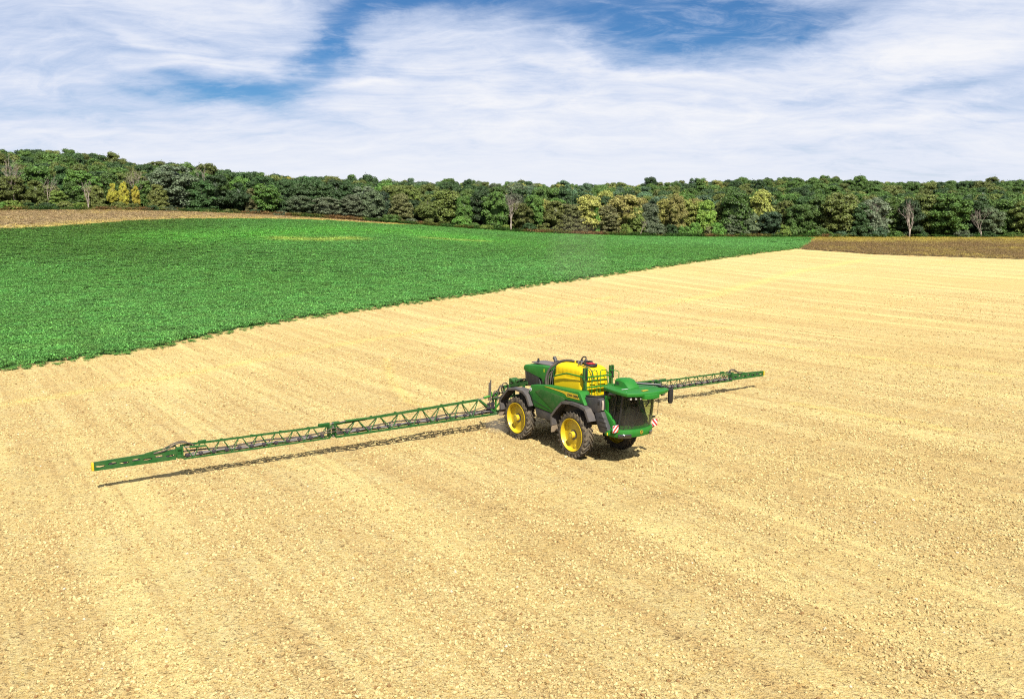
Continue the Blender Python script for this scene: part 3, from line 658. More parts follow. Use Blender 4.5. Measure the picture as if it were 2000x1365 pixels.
# low weeds on the withered fields and along the foot of the wood
WM = leaf_mat("weed_leaf", 'instancer', var=.5, transl=.15, gain=.66)
wps = [crop_proto(230 + i, WM, 46, .55, .5) for i in range(3)]
pl = []; tl = []
for poly, edgef, cols in ((STRIP, edge_strip, ((.50, .38, .18), (.78, .66, .18))), (RIGHT, edge_right, ((.29, .205, .07), (.58, .50, .09)))):
    Q = np.array(poly); cell = 1.25; gx = np.arange(Q[:, 0].min(), Q[:, 0].max(), cell); gy = np.arange(Q[:, 1].min(), Q[:, 1].max(), cell); A, B = np.meshgrid(gx, gy); A = A.ravel() + rng.uniform(-.6, .6, A.size); B = B.ravel() + rng.uniform(-.6, .6, B.size)
    k_ = in_poly(A, B, poly) & (np.abs(A / B) < .76); A = A[k_]; B = B[k_]
    e = edgef(A, B); m = np.clip(e * 1.2 + (frac_noise(A, B, 91, .09, 4) - .5) * 1.5 + rng.normal(0, .22, len(A)), 0, 1)[:, None]
    pl.append(np.stack([A, B, zg(A, B) + .05], -1)); tl.append(np.array(cols[0]) * (1 - m) + np.array(cols[1]) * m)
pts = np.concatenate(pl); c_ = np.concatenate(tl) * rng.uniform(.75, 1.25, (sum(len(t) for t in tl), 1))
rz = np.zeros((len(pts), 3)); rz[:, 2] = rng.uniform(0, 6.28, len(pts)); sc = np.stack([np.full(len(pts), 1.25)] * 2 + [np.full(len(pts), .9)], -1)
scatter('dry_stalks', pts, rz, sc, np.concatenate([c_, np.ones((len(c_), 1))], 1), wps, "withered brown and yellow low growth on the far strips of field")
pl = []; tl = []
for px in np.arange(-40, 2050, 1.7):
    for j in range(3):
        p0 = px + random.uniform(-4, 4)
        if p0 < 560 and random.random() < .7: continue
        if p0 > 1640 and random.random() < .75: continue
        x, y = px_on(p0, random.uniform(-3.4, 1.5)); pl.append((x, y, float(zg(x, y)) + .1)); u = frac_noise(np.array([x]), np.array([y]), 5, .12, 2)[0]
        c = (.05, .12, .02) if u < .45 else (.13, .15, .03) if u < .56 else (.26, .17, .06)
        v = random.uniform(.7, 1.3); tl.append((c[0] * v, c[1] * v, c[2] * v, 1))
rz = np.zeros((len(pl), 3)); rz[:, 2] = rng.uniform(0, 6.28, len(pl)); sc = np.stack([np.full(len(pl), 1.5)] * 2 + [rng.uniform(1., 3., len(pl))], -1)
scatter('verge_grass', pl, rz, sc, tl, wps, "rough green and ochre grass verge along the foot of the wood")

# ---- clods and stones of the bare field
SM = bpy.data.materials.new("clod"); SM.use_nodes = True; g = NT(SM.node_tree); g.n.clear()
bs = g.new('ShaderNodeBsdfPrincipled'); bs.inputs['Roughness'].default_value = .95; bs.inputs['Specular IOR Level'].default_value = .12; out = g.new('ShaderNodeOutputMaterial'); g.l.new(bs.outputs[0], out.inputs[0])
at = g.new('ShaderNodeAttribute', attribute_type='INSTANCER', attribute_name='tint').outputs['Color']
pos = g.new('ShaderNodeNewGeometry').outputs['Position']; nn = g.noise(pos, 22, 4, .6)
g.l.new(g.mix(g.ramp(nn, .35, .7), g.mix(1., at, (.74, .66, .58, 1), 'MULTIPLY'), at), bs.inputs['Base Color']); g.l.new(g.bump(nn, .8, .02), bs.inputs['Normal'])
def clod(seed):
    r = np.random.default_rng(seed); bm = bmesh.new(); bmesh.ops.create_icosphere(bm, subdivisions=2, radius=1)
    ds = rand_unit(5, r)
    for v in bm.verts:
        n = np.array(v.co[:]); k = 1 + .22 * math.sin(3 * n[0] + seed) * math.cos(4 * n[1] + seed * 2) + r.normal(0, .05)
        for d in ds:
            t = n.dot(d); 
            if t > .55: k *= .55 / t * .25 + .75
        v.co = Vector(n * k * np.array([1, r.uniform(.95, 1.05) * .8, .72]))
    me = bpy.data.meshes.new("clod"); bm.to_mesh(me); bm.free(); me.materials.append(SM); return me
clods = [clod(s) for s in range(7)]
pl = []; sl = []
for (y0, y1, dens, s0, s1) in ((14, 26, 300, .010, .056), (26, 42, 170, .013, .060), (42, 70, 52, .020, .070), (70, 120, 10., .036, .085)):
    n = int(dens * (y1 - y0) * 2 * y1 * .68); y = rng.uniform(y0, y1, n); x = rng.uniform(-1, 1, n) * y1 * .68
    k_ = (np.abs(x / y) < .68) & ~in_poly(x, y, CROP); x = x[k_]; y = y[k_]
    u = x * EX[0] + y * EX[1]; v = x * EY[0] + y * EY[1]
    dn = frac_noise(x, y, 15, .55, 4) + .6 * (frac_noise(u * .1, v, 17, .55, 3) - .5)
    k_ = rng.uniform(0, 1, len(x)) < np.clip((dn - .30) * 2.6, .10, 1); x = x[k_]; y = y[k_]
    s = s0 + (s1 - s0) * rng.uniform(0, 1, len(x)) ** 4.2
    pl.append(np.stack([x, y, zg(x, y) + s * .30], -1)); sl.append(s)
pts = np.concatenate(pl); s = np.concatenate(sl); n = len(pts)
u = rng.uniform(0, 1, (n, 1)); c_ = np.array([.26, .18, .075]) * (1 - u ** .8) + np.array([.47, .40, .20]) * u ** .8
big_ = rng.uniform(0, 1, n); c_[big_ < .03] = (.20, .125, .055); c_[big_ > .996] = (.46, .41, .30)
rz = rng.uniform(-.5, .5, (n, 3)); rz[:, 2] = rng.uniform(0, 6.28, n)
scatter('clods', pts, rz, np.stack([s, s, s * rng.uniform(.7, 1.2, n)], -1), np.concatenate([c_, np.ones((n, 1))], 1), clods, "pale dry clods and stones strewn over the bare field")
print('clods', n)

# ------------------------------------------------------------------ the sprayer
GREEN = simple_mat("green_paint", (.016, .215, .018), .45, spec=.22, coat=.08, dirt=.06)
GREEN_D = simple_mat("green_paint_worn", (.014, .130, .016), .52, spec=.22, coat=.04, dirt=.16)
YEL = simple_mat("yellow_paint", (.80, .56, .006), .38, coat=.3, dirt=.06)
TANKM = simple_mat("tank_plastic", (.95, .66, .002), .5, spec=.2, dirt=.04, scale=2.)
GREYP = simple_mat("grey_plastic", (.085, .076, .080), .5, dirt=.25)
CHAR = simple_mat("charcoal_plastic", (.035, .036, .042), .45, dirt=.14)
BLACK = simple_mat("black_rubber_trim", (.012, .012, .013), .5)
TYRE = simple_mat("tyre_rubber", (.060, .052, .046), .85, spec=.2, dirt=.65, scale=5.)
LUG = simple_mat("tread_rubber", (.075, .066, .058), .85, spec=.2, dirt=.55, scale=5.)
STEEL = simple_mat("bare_steel", (.50, .48, .46), .35, metal=.8)
REDP = simple_mat("red_plastic", (.62, .015, .015), .4)
WHITE = simple_mat("white_film", (.82, .82, .80), .4)
TANP = simple_mat("dust_and_reflection_tan", (.30, .24, .15), .6, dirt=.3)  # tan base colour includes a painted yellow reflection, with dust over it
HOSE = simple_mat("hose_rubber", (.05, .04, .035), .55, dirt=.25)
BOOMG = simple_mat("boom_green", (.012, .115, .016), .5, spec=.25, dirt=.12)
BLUE = simple_mat("blue_hose", (.05, .09, .30), .5)
CLEAN = simple_mat("lamp_glass", (.70, .66, .62), .15, metal=.3)
AMBER = simple_mat("amber_lens", (.80, .22, .01), .2)
PIPE = simple_mat("spray_line", (.27, .24, .25), .45, metal=.3, dirt=.2)
NOZ = simple_mat("nozzle_plastic", (.045, .035, .045), .5)
DARKI = simple_mat("cab_interior", (.110, .094, .075), .8, spec=.2)
def glass_mat():
    m = bpy.data.materials.new("tinted_glass"); m.use_nodes = True; g = NT(m.node_tree); g.n.clear()
    tr = g.new('ShaderNodeBsdfTransparent'); tr.inputs[0].default_value = (.66, .78, .60, 1)
    gl = g.new('ShaderNodeBsdfGlossy'); gl.inputs['Roughness'].default_value = .03; gl.inputs[0].default_value = (.9, .95, .9, 1)
    df = g.new('ShaderNodeBsdfDiffuse'); df.inputs[0].default_value = (.11, .10, .085, 1)
    fr = g.new('ShaderNodeFresnel'); fr.inputs[0].default_value = 1.5
    P = g.new('ShaderNodeTexCoord').outputs['Object']; z = g.new('ShaderNodeSeparateXYZ'); g.l.new(P, z.inputs[0])
    dust = g.math('MULTIPLY', g.ramp(z.outputs[2], 2.7, 1.5), .34); dust = g.math('ADD', .05, g.math('MULTIPLY', dust, g.noise(P, 3., 4, .6)))  # dust film thickened lower down; its colour also paints grey reflections on the glass
    a = g.new('ShaderNodeMixShader'); g.l.new(g.math('ADD', .004, g.math('MULTIPLY', fr.outputs[0], .22)), a.inputs[0]); g.l.new(tr.outputs[0], a.inputs[1]); g.l.new(gl.outputs[0], a.inputs[2])
    b = g.new('ShaderNodeMixShader'); g.l.new(dust, b.inputs[0]); g.l.new(a.outputs[0], b.inputs[1]); g.l.new(df.outputs[0], b.inputs[2])
    out = g.new('ShaderNodeOutputMaterial'); g.l.new(b.outputs[0], out.inputs[0]); return m
GLASS = glass_mat()

ROOT = bpy.data.objects.new("crop_sprayer", None); COL.objects.link(ROOT)
_c, _s = math.cos(HD), math.sin(HD); _tA, _tB = math.tan(R(-.191)), math.tan(R(-2.919))
_ex = Vector((_c, _s, _c * _tA + _s * _tB)).normalized(); _ey = Vector((-_s, _c, -_s * _tA + _c * _tB)).normalized(); _ez = _ex.cross(_ey)
ROOT.matrix_world = Matrix(((_ex.x, _ey.x, _ez.x, 3.749), (_ex.y, _ey.y, _ez.y, 34.663), (_ex.z, _ey.z, _ez.z, 0.0), (0, 0, 0, 1)))
tag(ROOT, "green and yellow self-propelled crop sprayer with wide folded-out boom driving on the bare field", "crop sprayer")

class B:
    """collects shapes into one mesh (one object per part)"""
    def __init__(s): s.bm = bmesh.new()
    def _mi(s, fs, mi):
        for f in fs: f.material_index = mi
    def box(s, c, d, mi=0, rot=None, bev=.015):
        M = Matrix.Translation(c)
        if rot: M = M @ Matrix.Rotation(rot[1], 4, rot[0])
        M = M @ Matrix.Diagonal((d[0], d[1], d[2], 1))
        r = bmesh.ops.create_cube(s.bm, size=1, matrix=M); vs = r['verts']
        es = list({e for v in vs for e in v.link_edges}); fs = list({f for v in vs for f in v.link_faces}); s._mi(fs, mi)
        if bev: 
            q = bmesh.ops.bevel(s.bm, geom=es, offset=min(bev, min(d) * .45), segments=2, affect='EDGES', profile=.6); s._mi(q['faces'], mi)
        return s
    def prism(s, outl, y0, y1, mi=0, bev=.02, axis='y', seg=2):
        def P(a, b, t): return (a, t, b) if axis == 'y' else (a, b, t) if axis == 'z' else (t, a, b)
        n = len(outl); v0 = [s.bm.verts.new(P(a, b, y0)) for a, b in outl]; v1 = [s.bm.verts.new(P(a, b, y1)) for a, b in outl]
        fs = [s.bm.faces.new(v0), s.bm.faces.new(v1[::-1])]
        for i in range(n): fs.append(s.bm.faces.new((v0[i], v1[i], v1[(i + 1) % n], v0[(i + 1) % n])))
        bmesh.ops.recalc_face_normals(s.bm, faces=fs); s._mi(fs, mi)
        if bev:
            es = list({e for f in fs for e in f.edges}); q = bmesh.ops.bevel(s.bm, geom=es, offset=bev, segments=seg, affect='EDGES', profile=.6); s._mi(q['faces'], mi)
        return s
    def tube(s, pts, r, mi=0, n=8, smooth_pts=False):
        if smooth_pts: pts = spline(pts)
        tube_bm(s.bm, pts, r if not hasattr(r, '__len__') else r, n, mi); return s
    def bar(s, p0, p1, w, h=None, mi=0):
        """square bar"""
        p0, p1 = Vector(p0), Vector(p1); h = h or w; t = (p1 - p0); L = t.length; t.normalize()
        up = Vector((0, 0, 1)) if abs(t.z) < .95 else Vector((1, 0, 0)); a = t.cross(up).normalized(); b = a.cross(t)
        M = Matrix(((t.x, a.x, b.x, 0), (t.y, a.y, b.y, 0), (t.z, a.z, b.z, 0), (0, 0, 0, 1))); M = Matrix.Translation((p0 + p1) / 2) @ M @ Matrix.Diagonal((L, w, h, 1))
        r = bmesh.ops.create_cube(s.bm, size=1, matrix=M); s._mi(list({f for v in r['verts'] for f in v.link_faces}), mi); return s
    def cyl(s, p0, p1, r, mi=0, n=20, r2=None):
        tube_bm(s.bm, [p0, p1], [r, r2 if r2 is not None else r], n, mi); return s
    def loft(s, rings, mi=0, cap=True):
        rs = [[s.bm.verts.new(p) for p in r] for r in rings]; n = len(rs[0]); fs = []
        for a, b in zip(rs[:-1], rs[1:]):
            for k in range(n): fs.append(s.bm.faces.new((a[k], a[(k + 1) % n], b[(k + 1) % n], b[k])))
        if cap: fs.append(s.bm.faces.new(rs[0][::-1])); fs.append(s.bm.faces.new(rs[-1]))
        bmesh.ops.recalc_face_normals(s.bm, faces=fs); s._mi(fs, mi); return s
    def lathe(s, prof, cx, cz, mi=0, n=48, y_sign=1):
        """profile of (y, radius) around an axis parallel to y"""
        rings = [[(cx + r * math.cos(2 * math.pi * k / n), y, cz + r * math.sin(2 * math.pi * k / n)) for k in range(n)] for y, r in prof]
        return s.loft(rings, mi, False)
    def done(s, name, mats, parent, ang=35, label=None):
        me = bpy.data.meshes.new(name); s.bm.to_mesh(me); s.bm.free()
        for m in (mats if isinstance(mats, (list, tuple)) else [mats]): me.materials.append(m)
        me.polygons.foreach_set('use_smooth', np.ones(len(me.polygons), bool)); me.set_sharp_from_angle(angle=R(ang))
        o = mesh_obj(name, me, parent)
        if label: o['label'] = label
        return o
def spline(pts, k=7):
    pts = [Vector(p) for p in pts]; out = []
    for i in range(len(pts) - 1):
        p0, p1, p2, p3 = pts[max(i - 1, 0)], pts[i], pts[i + 1], pts[min(i + 2, len(pts) - 1)]
        for j in range(k):
            t = j / k; out.append(.5 * ((2 * p1) + (p2 - p0) * t + (2 * p0 - 5 * p1 + 4 * p2 - p3) * t * t + (-p0 + 3 * p1 - 3 * p2 + p3) * t ** 3))
    return out + [pts[-1]]
def rrect(x0, x1, y0, y1, r, z, n=6, m=10):
    """rounded rectangle ring"""
    out = []; C4 = [(x1 - r, y1 - r, 0), (x0 + r, y1 - r, 90), (x0 + r, y0 + r, 180), (x1 - r, y0 + r, 270)]
    for i, (cx, cy, a0) in enumerate(C4):
        arc = [(cx + r * math.cos(R(a0 + 90 * j / n)), cy + r * math.sin(R(a0 + 90 * j / n))) for j in range(n + 1)]
        out += arc; nx_ = C4[(i + 1) % 4]; q = (nx_[0] + r * math.cos(R(nx_[2])), nx_[1] + r * math.sin(R(nx_[2]))); p = arc[-1]
        for j in range(1, m): out.append((p[0] + (q[0] - p[0]) * j / m, p[1] + (q[1] - p[1]) * j / m))
    return [(a, b, z) for a, b in out]
def text_mesh(txt, size, ext=.004, sp=1.0):
    cu = bpy.data.curves.new("lettering", 'FONT'); cu.body = txt; cu.size = size; cu.extrude = ext; cu.align_x = 'CENTER'; cu.align_y = 'CENTER'; cu.space_character = sp; cu.offset = size * .018
    o = bpy.data.objects.new("lettering_src", cu); COL.objects.link(o)
    bpy.context.view_layer.update(); dg = bpy.context.evaluated_depsgraph_get()
    me = bpy.data.meshes.new_from_object(o.evaluated_get(dg)); bpy.data.objects.remove(o); bpy.data.curves.remove(cu); return me

# ---- wheels
WR, WW = 1.02, .42
def make_wheel():
    w_ = bpy.data.objects.new("wheel", None); COL.objects.link(w_); w_.parent = ROOT
    b = B(); h = WW / 2
    b.lathe([(-h + .03, .70), (-h, .745), (-h - .012, .83), (-h + .01, .91), (-h + .05, .955), (0, .965), (h - .05, .955), (h - .01, .91), (h + .012, .83), (h, .745), (h - .03, .70)], 0, 0, 0, 72)
    nl = 26
    for sd in (-1, 1):
        for i in range(nl):
            a0 = 2 * math.pi * (i + (.5 if sd > 0 else 0)) / nl; ring = []
            # one slanted lug from the shoulder to the middle
            for t in (0, .35, 1):
                y = sd * (h + .014) * (1 - t) + sd * -.012 * t; a = a0 + t * .30 ; wd = .050 if t < 1 else .034
                rt = WR if t > .1 else WR - .035; rb = .93 if t > .1 else .86
                ring.append([(rr * math.cos(a + q), y, rr * math.sin(a + q)) for q, rr in ((-wd, rb), (-wd * .72, rt), (wd * .72, rt), (wd, rb))])
            b.loft(ring, 1, True)
    b.done("tyre", [TYRE, LUG], w_, 30)
    b = B()
    b.lathe([(-h + .01, .715), (-h - .018, .722), (-h - .020, .700), (-h + .02, .672), (-.05, .655), (.02, .60), (.05, .655), (h, .70)], 0, 0, 0, 64)
    b.lathe([(-.04, .658), (-.025, .62), (-.035, .42), (-.075, .30), (-.075, .20)], 0, 0, 0, 64)
    for i in range(3):
        a = i * 2.09 + .9; b.tube([(math.cos(a) * .50, -.05, math.sin(a) * .50), (math.cos(a) * .50, -.02, math.sin(a) * .50)], .085, 0, 16)
    rim = b.done("rim", YEL, w_, 30)
    b = B(); b.lathe([(-.07, .215), (-.11, .205), (-.11, .15)], 0, 0, 1, 32); b.lathe([(-.10, .155), (-.22, .150), (-.245, .12), (-.25, .0)], 0, 0, 0, 32)
    for i in range(10): a = i * .628; b.cyl((.105 * math.cos(a), -.24, .105 * math.sin(a)), (.105 * math.cos(a), -.262, .105 * math.sin(a)), .012, 1, 6)
    b.done("hub", [YEL, GREYP], w_, 30)
    return w_
w0 = make_wheel()
def copy_tree(o, parent):
    c = o.copy(); COL.objects.link(c); c.parent = parent
    for ch in list(o.children): copy_tree(ch, c)
    return c
for i, (x, y, flip) in enumerate(((0, -1.27, 0), (-4.1, -1.27, 0), (0, 1.27, 1), (-4.1, 1.27, 1))):
    wh = w0 if i == 0 else copy_tree(w0, ROOT)
    wh.location = (x, y, 1.0); wh.rotation_euler = (0, [.3, 1.1, .7, .2][i], math.pi if flip else 0)
# ---- fenders
def fender(x0, name_label=None, prof=None):
    b = B(); th = .045; outer = prof
    for i in range(len(outer) - 1):
        pass
    n = len(outer); inner = []
    for i, (x, z) in enumerate(outer):
        p = Vector(outer[max(i - 1, 0)]); q = Vector(outer[min(i + 1, n - 1)]); t = (q - p).normalized(); inner.append((x + t.y * th, z - t.x * th))
    for sgn in (-1, 1):
        b = B(); poly = [(x0 + x, z) for x, z in outer] + [(x0 + x, z) for x, z in reversed(inner)]
        ya, yb = (-1.52, -.98) if sgn < 0 else (.98, 1.52)
        # top skin with a raised outer lip
        n2 = len(poly); v0 = [b.bm.verts.new((p[0], ya, p[1])) for p in poly]; v1 = [b.bm.verts.new((p[0], yb, p[1])) for p in poly]
        m = len(outer); fs = []
        for i in range(m - 1):
            fs.append(b.bm.faces.new((v0[i], v0[i + 1], v1[i + 1], v1[i]))); j, k = n2 - 1 - i, n2 - 2 - i
            fs.append(b.bm.faces.new((v0[j], v1[j], v1[k], v0[k]))); fs.append(b.bm.faces.new((v0[i], v0[j], v0[k], v0[i + 1]))); fs.append(b.bm.faces.new((v1[i], v1[i + 1], v1[k], v1[j])))
        fs.append(b.bm.faces.new((v0[0], v1[0], v1[n2 - 1], v0[n2 - 1]))); fs.append(b.bm.faces.new((v0[m - 1], v0[m], v1[m], v1[m - 1])))
        bmesh.ops.recalc_face_normals(b.bm, faces=fs)
        yo = ya if sgn < 0 else yb
        lip = [(x0 + x * .985, z - .0) for x, z in outer]; 
        for i in range(m - 1):
            (xa, za), (xb, zb) = poly[i], poly[i + 1]; t = Vector((xb - xa, zb - za)).normalized(); nn_ = (t.y * .10, -t.x * .10)
            q = [(xa, za), (xb, zb), (xb + nn_[0], zb + nn_[1]), (xa + nn_[0], za + nn_[1])]
            v = [b.bm.verts.new((p[0], yo - sgn * .001 + sgn * .006, p[1])) for p in q] + [b.bm.verts.new((p[0], yo - sgn * .022, p[1])) for p in q]
            ff = [b.bm.faces.new(v[:4]), b.bm.faces.new(v[4:][::-1])] + [b.bm.faces.new((v[a], v[a + 4], v[(a + 1) % 4 + 4], v[(a + 1) % 4])) for a in range(4)]
            bmesh.ops.recalc_face_normals(b.bm, faces=ff)
        b.done("fender", [GREYP], ROOT, 25)
fender(0, None, [(-1.40, 1.18), (-1.42, 1.62), (-1.04, 2.02), (-.66, 2.36), (-.1, 2.42), (.50, 2.39), (.92, 2.28), (1.04, 2.10), (1.20, 1.80)])
fender(-4.1, None, [(-1.30, 1.18), (-1.36, 1.64), (-1.0, 2.0), (-.66, 2.33), (-.1, 2.41), (.58, 2.37), (.86, 2.20), (.98, 2.02), (1.12, 1.76)])
for x0 in (0, -4.1):      # mud flaps / inner liners
    b = B()
    for y in (-1.25, 1.25): b.box((x0 - 1.40, y, 1.02), (.03, .48, .34), 0)
    b.done("mud_flap", simple_mat("mud_flap_rubber", (.28, .20, .13), .8, dirt=.5), ROOT)
# ---- chassis, axles
b = B()
b.box((-2.0, 0, 1.62), (6.4, .95, .42), 0); b.box((-2.0, .0, 1.98), (5.2, 1.9, .40), 0)
for x in (0, -4.1):
    b.cyl((x, -1.1, 1.42), (x, 1.1, 1.42), .13, 0); 
    for y in (-.88, .88): b.box((x, y, 1.45), (.34, .20, .95), 0); b.cyl((x, y * 1.0, 1.0), (x, y * 1.32, 1.0), .22, 0)
for x, y, z in ((-1.3, -.7, 1.25), (-1.75, -.8, 1.15), (-2.5, -.55, 1.2), (-1.2, .7, 1.2), (-2.4, .8, 1.2)): b.box((x, y, z), (.4, .4, .42), 0, bev=.05)
b.tube([(-1.4, -.95, 1.4), (-1.6, -1.0, 1.12), (-2.1, -.98, 1.2), (-2.6, -.9, 1.5)], .035, 0, 8, True)
b.done("chassis", simple_mat("chassis_paint", (.028, .030, .026), .6, dirt=.4), ROOT)
# ---- side panels (both sides)
def side_panel(sg):
    p = B(); Y0, Y1 = 1.34 * sg, .93 * sg
    outl = [(-3.30, 2.40), (-3.13, 2.70), (-2.07, 2.83), (-.9, 2.88), (.27, 2.90), (.40, 2.82), (.69, 2.38), (.55, 2.40), (-.64, 2.40), (-1.08, 2.03), (-1.44, 1.66), (-2.88, 1.74), (-3.08, 2.10)]
    p.prism(outl, Y0, Y1, 0, .03)
    # sloping shoulder between the outer panel and the tank
    p.prism([(-3.0, 2.66), (-2.0, 2.80), (.22, 2.86), (.30, 2.60), (-2.9, 2.40)], Y1 + .005 * sg, .72 * sg, 0, .02)
    pan = p.done("side_panel", GREEN, ROOT, 28)
    # raised facet with crease edges
    q = B(); fac = [(-2.78, 2.46), (-2.40, 2.62), (-2.16, 2.63), (-.82, 2.52), (-.60, 2.44), (-.70, 2.33), (-1.10, 1.98), (-1.34, 1.76), (-1.55, 1.86)]
    q.prism(fac, Y0 - .010 * sg, Y0 + .022 * sg, 0, .018); q.done("panel_facet", GREEN_D, pan, 25)
    q = B()
    for a, c in (((-3.06, 2.05), (-1.38, 1.70)), ((-.95, 2.50), (-.62, 2.44)), ((-.62, 2.44), (.60, 2.43)), ((-3.02, 2.32), (-3.06, 2.05))): q.bar((a[0], Y0 + .004 * sg, a[1]), (c[0], Y0 + .004 * sg, c[1]), .012, .022, 0)
    q.done("panel_seam", BLACK, pan)
    q = B(); st = [(-2.12, 2.79), (-1.98, 2.805), (-.62, 2.785), (.20, 2.77), (.34, 2.565), (-.50, 2.565), (-.62, 2.665), (-.80, 2.70), (-1.4, 2.745)]
    q.prism(st, Y0 - .004 * sg, Y0 + .008 * sg, 0, 0); stp = q.done("stripe", YEL, pan, label="yellow stripe with black lettering")
    me = text_mesh("JOHN DEERE", .138, .003, 1.02); me.materials.append(BLACK); t = mesh_obj("lettering", me, pan)
    t.location = (-.08, Y0 + .011 * sg, 2.668); t.rotation_euler = (R(90), 0, 0 if sg < 0 else math.pi); t.scale = (.93, 1, 1)
    q = B(); q.cyl((-3.15, Y0 - .002 * sg, 2.50), (-3.15, Y0 + .010 * sg, 2.50), .085, 0, 24); q.cyl((-3.15, Y0 + .010 * sg, 2.50), (-3.15, Y0 + .013 * sg, 2.50), .055, 1, 20, )
    q.box((-3.15, Y0 + .015 * sg, 2.47), (.06, .004, .03), 2, bev=0); q.done("sticker", [WHITE, simple_mat("pale_blue", (.55, .62, .72), .5), BLACK], pan)
    q = B(); q.prism([(-2.86, 1.72), (-1.45, 1.64), (-1.46, 1.40), (-1.75, 1.27), (-2.66, 1.28), (-2.74, 1.34)], 1.31 * sg, .95 * sg, 0, .03); q.done("lower_panel", CHAR, ROOT)
side_panel(-1); side_panel(1)
# ---- main tank
prof = [(2.30, .04, .0), (2.62, .0, .0), (3.12, .0, .0), (3.20, .012, 0), (3.27, .045, .0), (3.32, .055, .004), (3.40, .055, .010), (3.60, .06, .010), (3.67, .08, .0), (3.74, .14, 0), (3.80, .24, 0), (3.835, .38, 0), (3.845, .55, 0)]
rings = []
for z, ins, rib in prof:
    r_ = rrect(-2.27 + ins, -.12 - ins, -.80 + ins, .80 - ins, max(.24 - ins * .1, .12), z, 7, 44); rr = []
    for (x, y, zz_) in r_:
        k = 0
        if rib and abs(y) > .6 and -1.85 < x < -.35: k = rib if (math.sin((x + 1.85) * 2 * math.pi / .30) > -.2) else -rib * .3
        if 3.2 < z < 3.4 and abs(y) > .6: zz_ += .07 * math.exp(-((x + 1.6) / .35) ** 2)
        rr.append((x, y + math.copysign(k, y), zz_))
    rings.append(rr)
b = B(); b.loft(rings, 0); tank = b.done("tank", TANKM, ROOT, 42)
b = B(); b.cyl((-.50, -.02, 3.92), (-.50, -.02, 3.985), .30, 0, 28, .29); b.cyl((-.50, -.02, 3.985), (-.50, -.02, 4.0), .22, 0, 28)
for a in (.4, 1.97): b.bar((-.50 - .2 * math.cos(a), -.02 - .2 * math.sin(a), 4.015), (-.50 + .2 * math.cos(a), -.02 + .2 * math.sin(a), 4.015), .07, .04, 1)
b.cyl((-.5, -.02, 4.0), (-.5, -.02, 4.045), .11, 1, 16); b.done("tank_lid", [BLACK, REDP], tank).location.z = -.10
b = B()   # plumbing on top
for i, (x, y, z, r_) in enumerate(((-1.15, -.15, 3.98, .07), (-1.0, -.1, 4.03, .06), (-.88, -.2, 3.99, .065), (-1.28, -.12, 3.97, .055), (-.95, .1, 4.02, .07))):
    b.cyl((x, y, z - .08), (x, y, z + .08), r_, i % 2, 12); b.cyl((x - .1, y, z), (x + .1, y, z), r_ * .75, (i + 1) % 2, 12)
b.tube([(-1.1, -.1, 4.03), (-1.02, -.02, 4.22), (-.88, .02, 4.22), (-.82, -.05, 4.05)], .030, 1, 8, True)
b.tube([(-.8, -.1, 4.02), (-.72, -.2, 4.08), (-.62, -.22, 4.05)], .03, 1, 8, True); b.box((-1.38, -.14, 3.97), (.05, .13, .13), 2); b.box((-.78, .2, 4.02), (.2, .12, .1), 1)
b.cyl((-1.0, .05, 4.05), (-.9, .08, 4.09), .045, 3, 12); b.done("tank_plumbing", [PIPE, BLACK, YEL, STEEL], ROOT).location.z = -.09
b = B()
b.tube([(-1.30, -.15, 3.97), (-1.75, -.25, 3.98), (-2.15, -.45, 3.86), (-2.42, -.72, 3.55), (-2.50, -.86, 3.15), (-2.48, -.88, 2.75)], .055, 0, 12, True)
b.tube([(-2.0, .0, 3.9), (-2.2, -.15, 3.85), (-2.36, -.45, 3.60), (-2.40, -.66, 3.2), (-2.38, -.7, 2.7)], .04, 0, 10, True)
b.tube([(-2.0, .1, 3.86), (-2.18, -.05, 3.80), (-2.30, -.30, 3.55), (-2.31, -.5, 3.2), (-2.30, -.55, 2.7)], .03, 1, 8, True)
b.tube([(-2.46, -.5, 3.5), (-2.58, -.65, 3.2), (-2.58, -.7, 2.75)], .035, 0, 8, True)
b.tube([(-2.24, -.6, 3.4), (-2.26, -.66, 3.1), (-2.22, -.7, 2.75)], .022, 2, 8, True)
b.done("filling_hose", [HOSE, BLUE, STEEL], ROOT).location = (-.10, 0, -.08)
b = B(); b.tube([(-.78, -.38, 4.0), (-.62, -.55, 3.98), (-.30, -.50, 3.93), (-.05, -.40, 3.84), (.04, -.30, 3.6), (.05, -.28, 3.35)], .024, 0, 8, True); b.done("breather_hose", HOSE, ROOT).location = (-.06, 0, -.08)
b = B(); b.box((-2.34, -.35, 3.30), (.22, .40, .18), 0); b.box((-2.27, -.55, 3.36), (.12, .16, .30), 0); b.bar((-2.34, -.6, 2.5), (-2.34, -.6, 3.4), .10, .10, 0); b.bar((-2.34, .6, 2.5), (-2.34, .6, 3.5), .1, .1, 0); b.bar((-2.34, -.6, 3.45), (-2.34, .6, 3.55), .07, .07, 0)
b.box((-2.36, .0, 2.95), (.25, 1.2, .9), 1); b.done("tank_bracket", [GREEN_D, BLACK], ROOT)
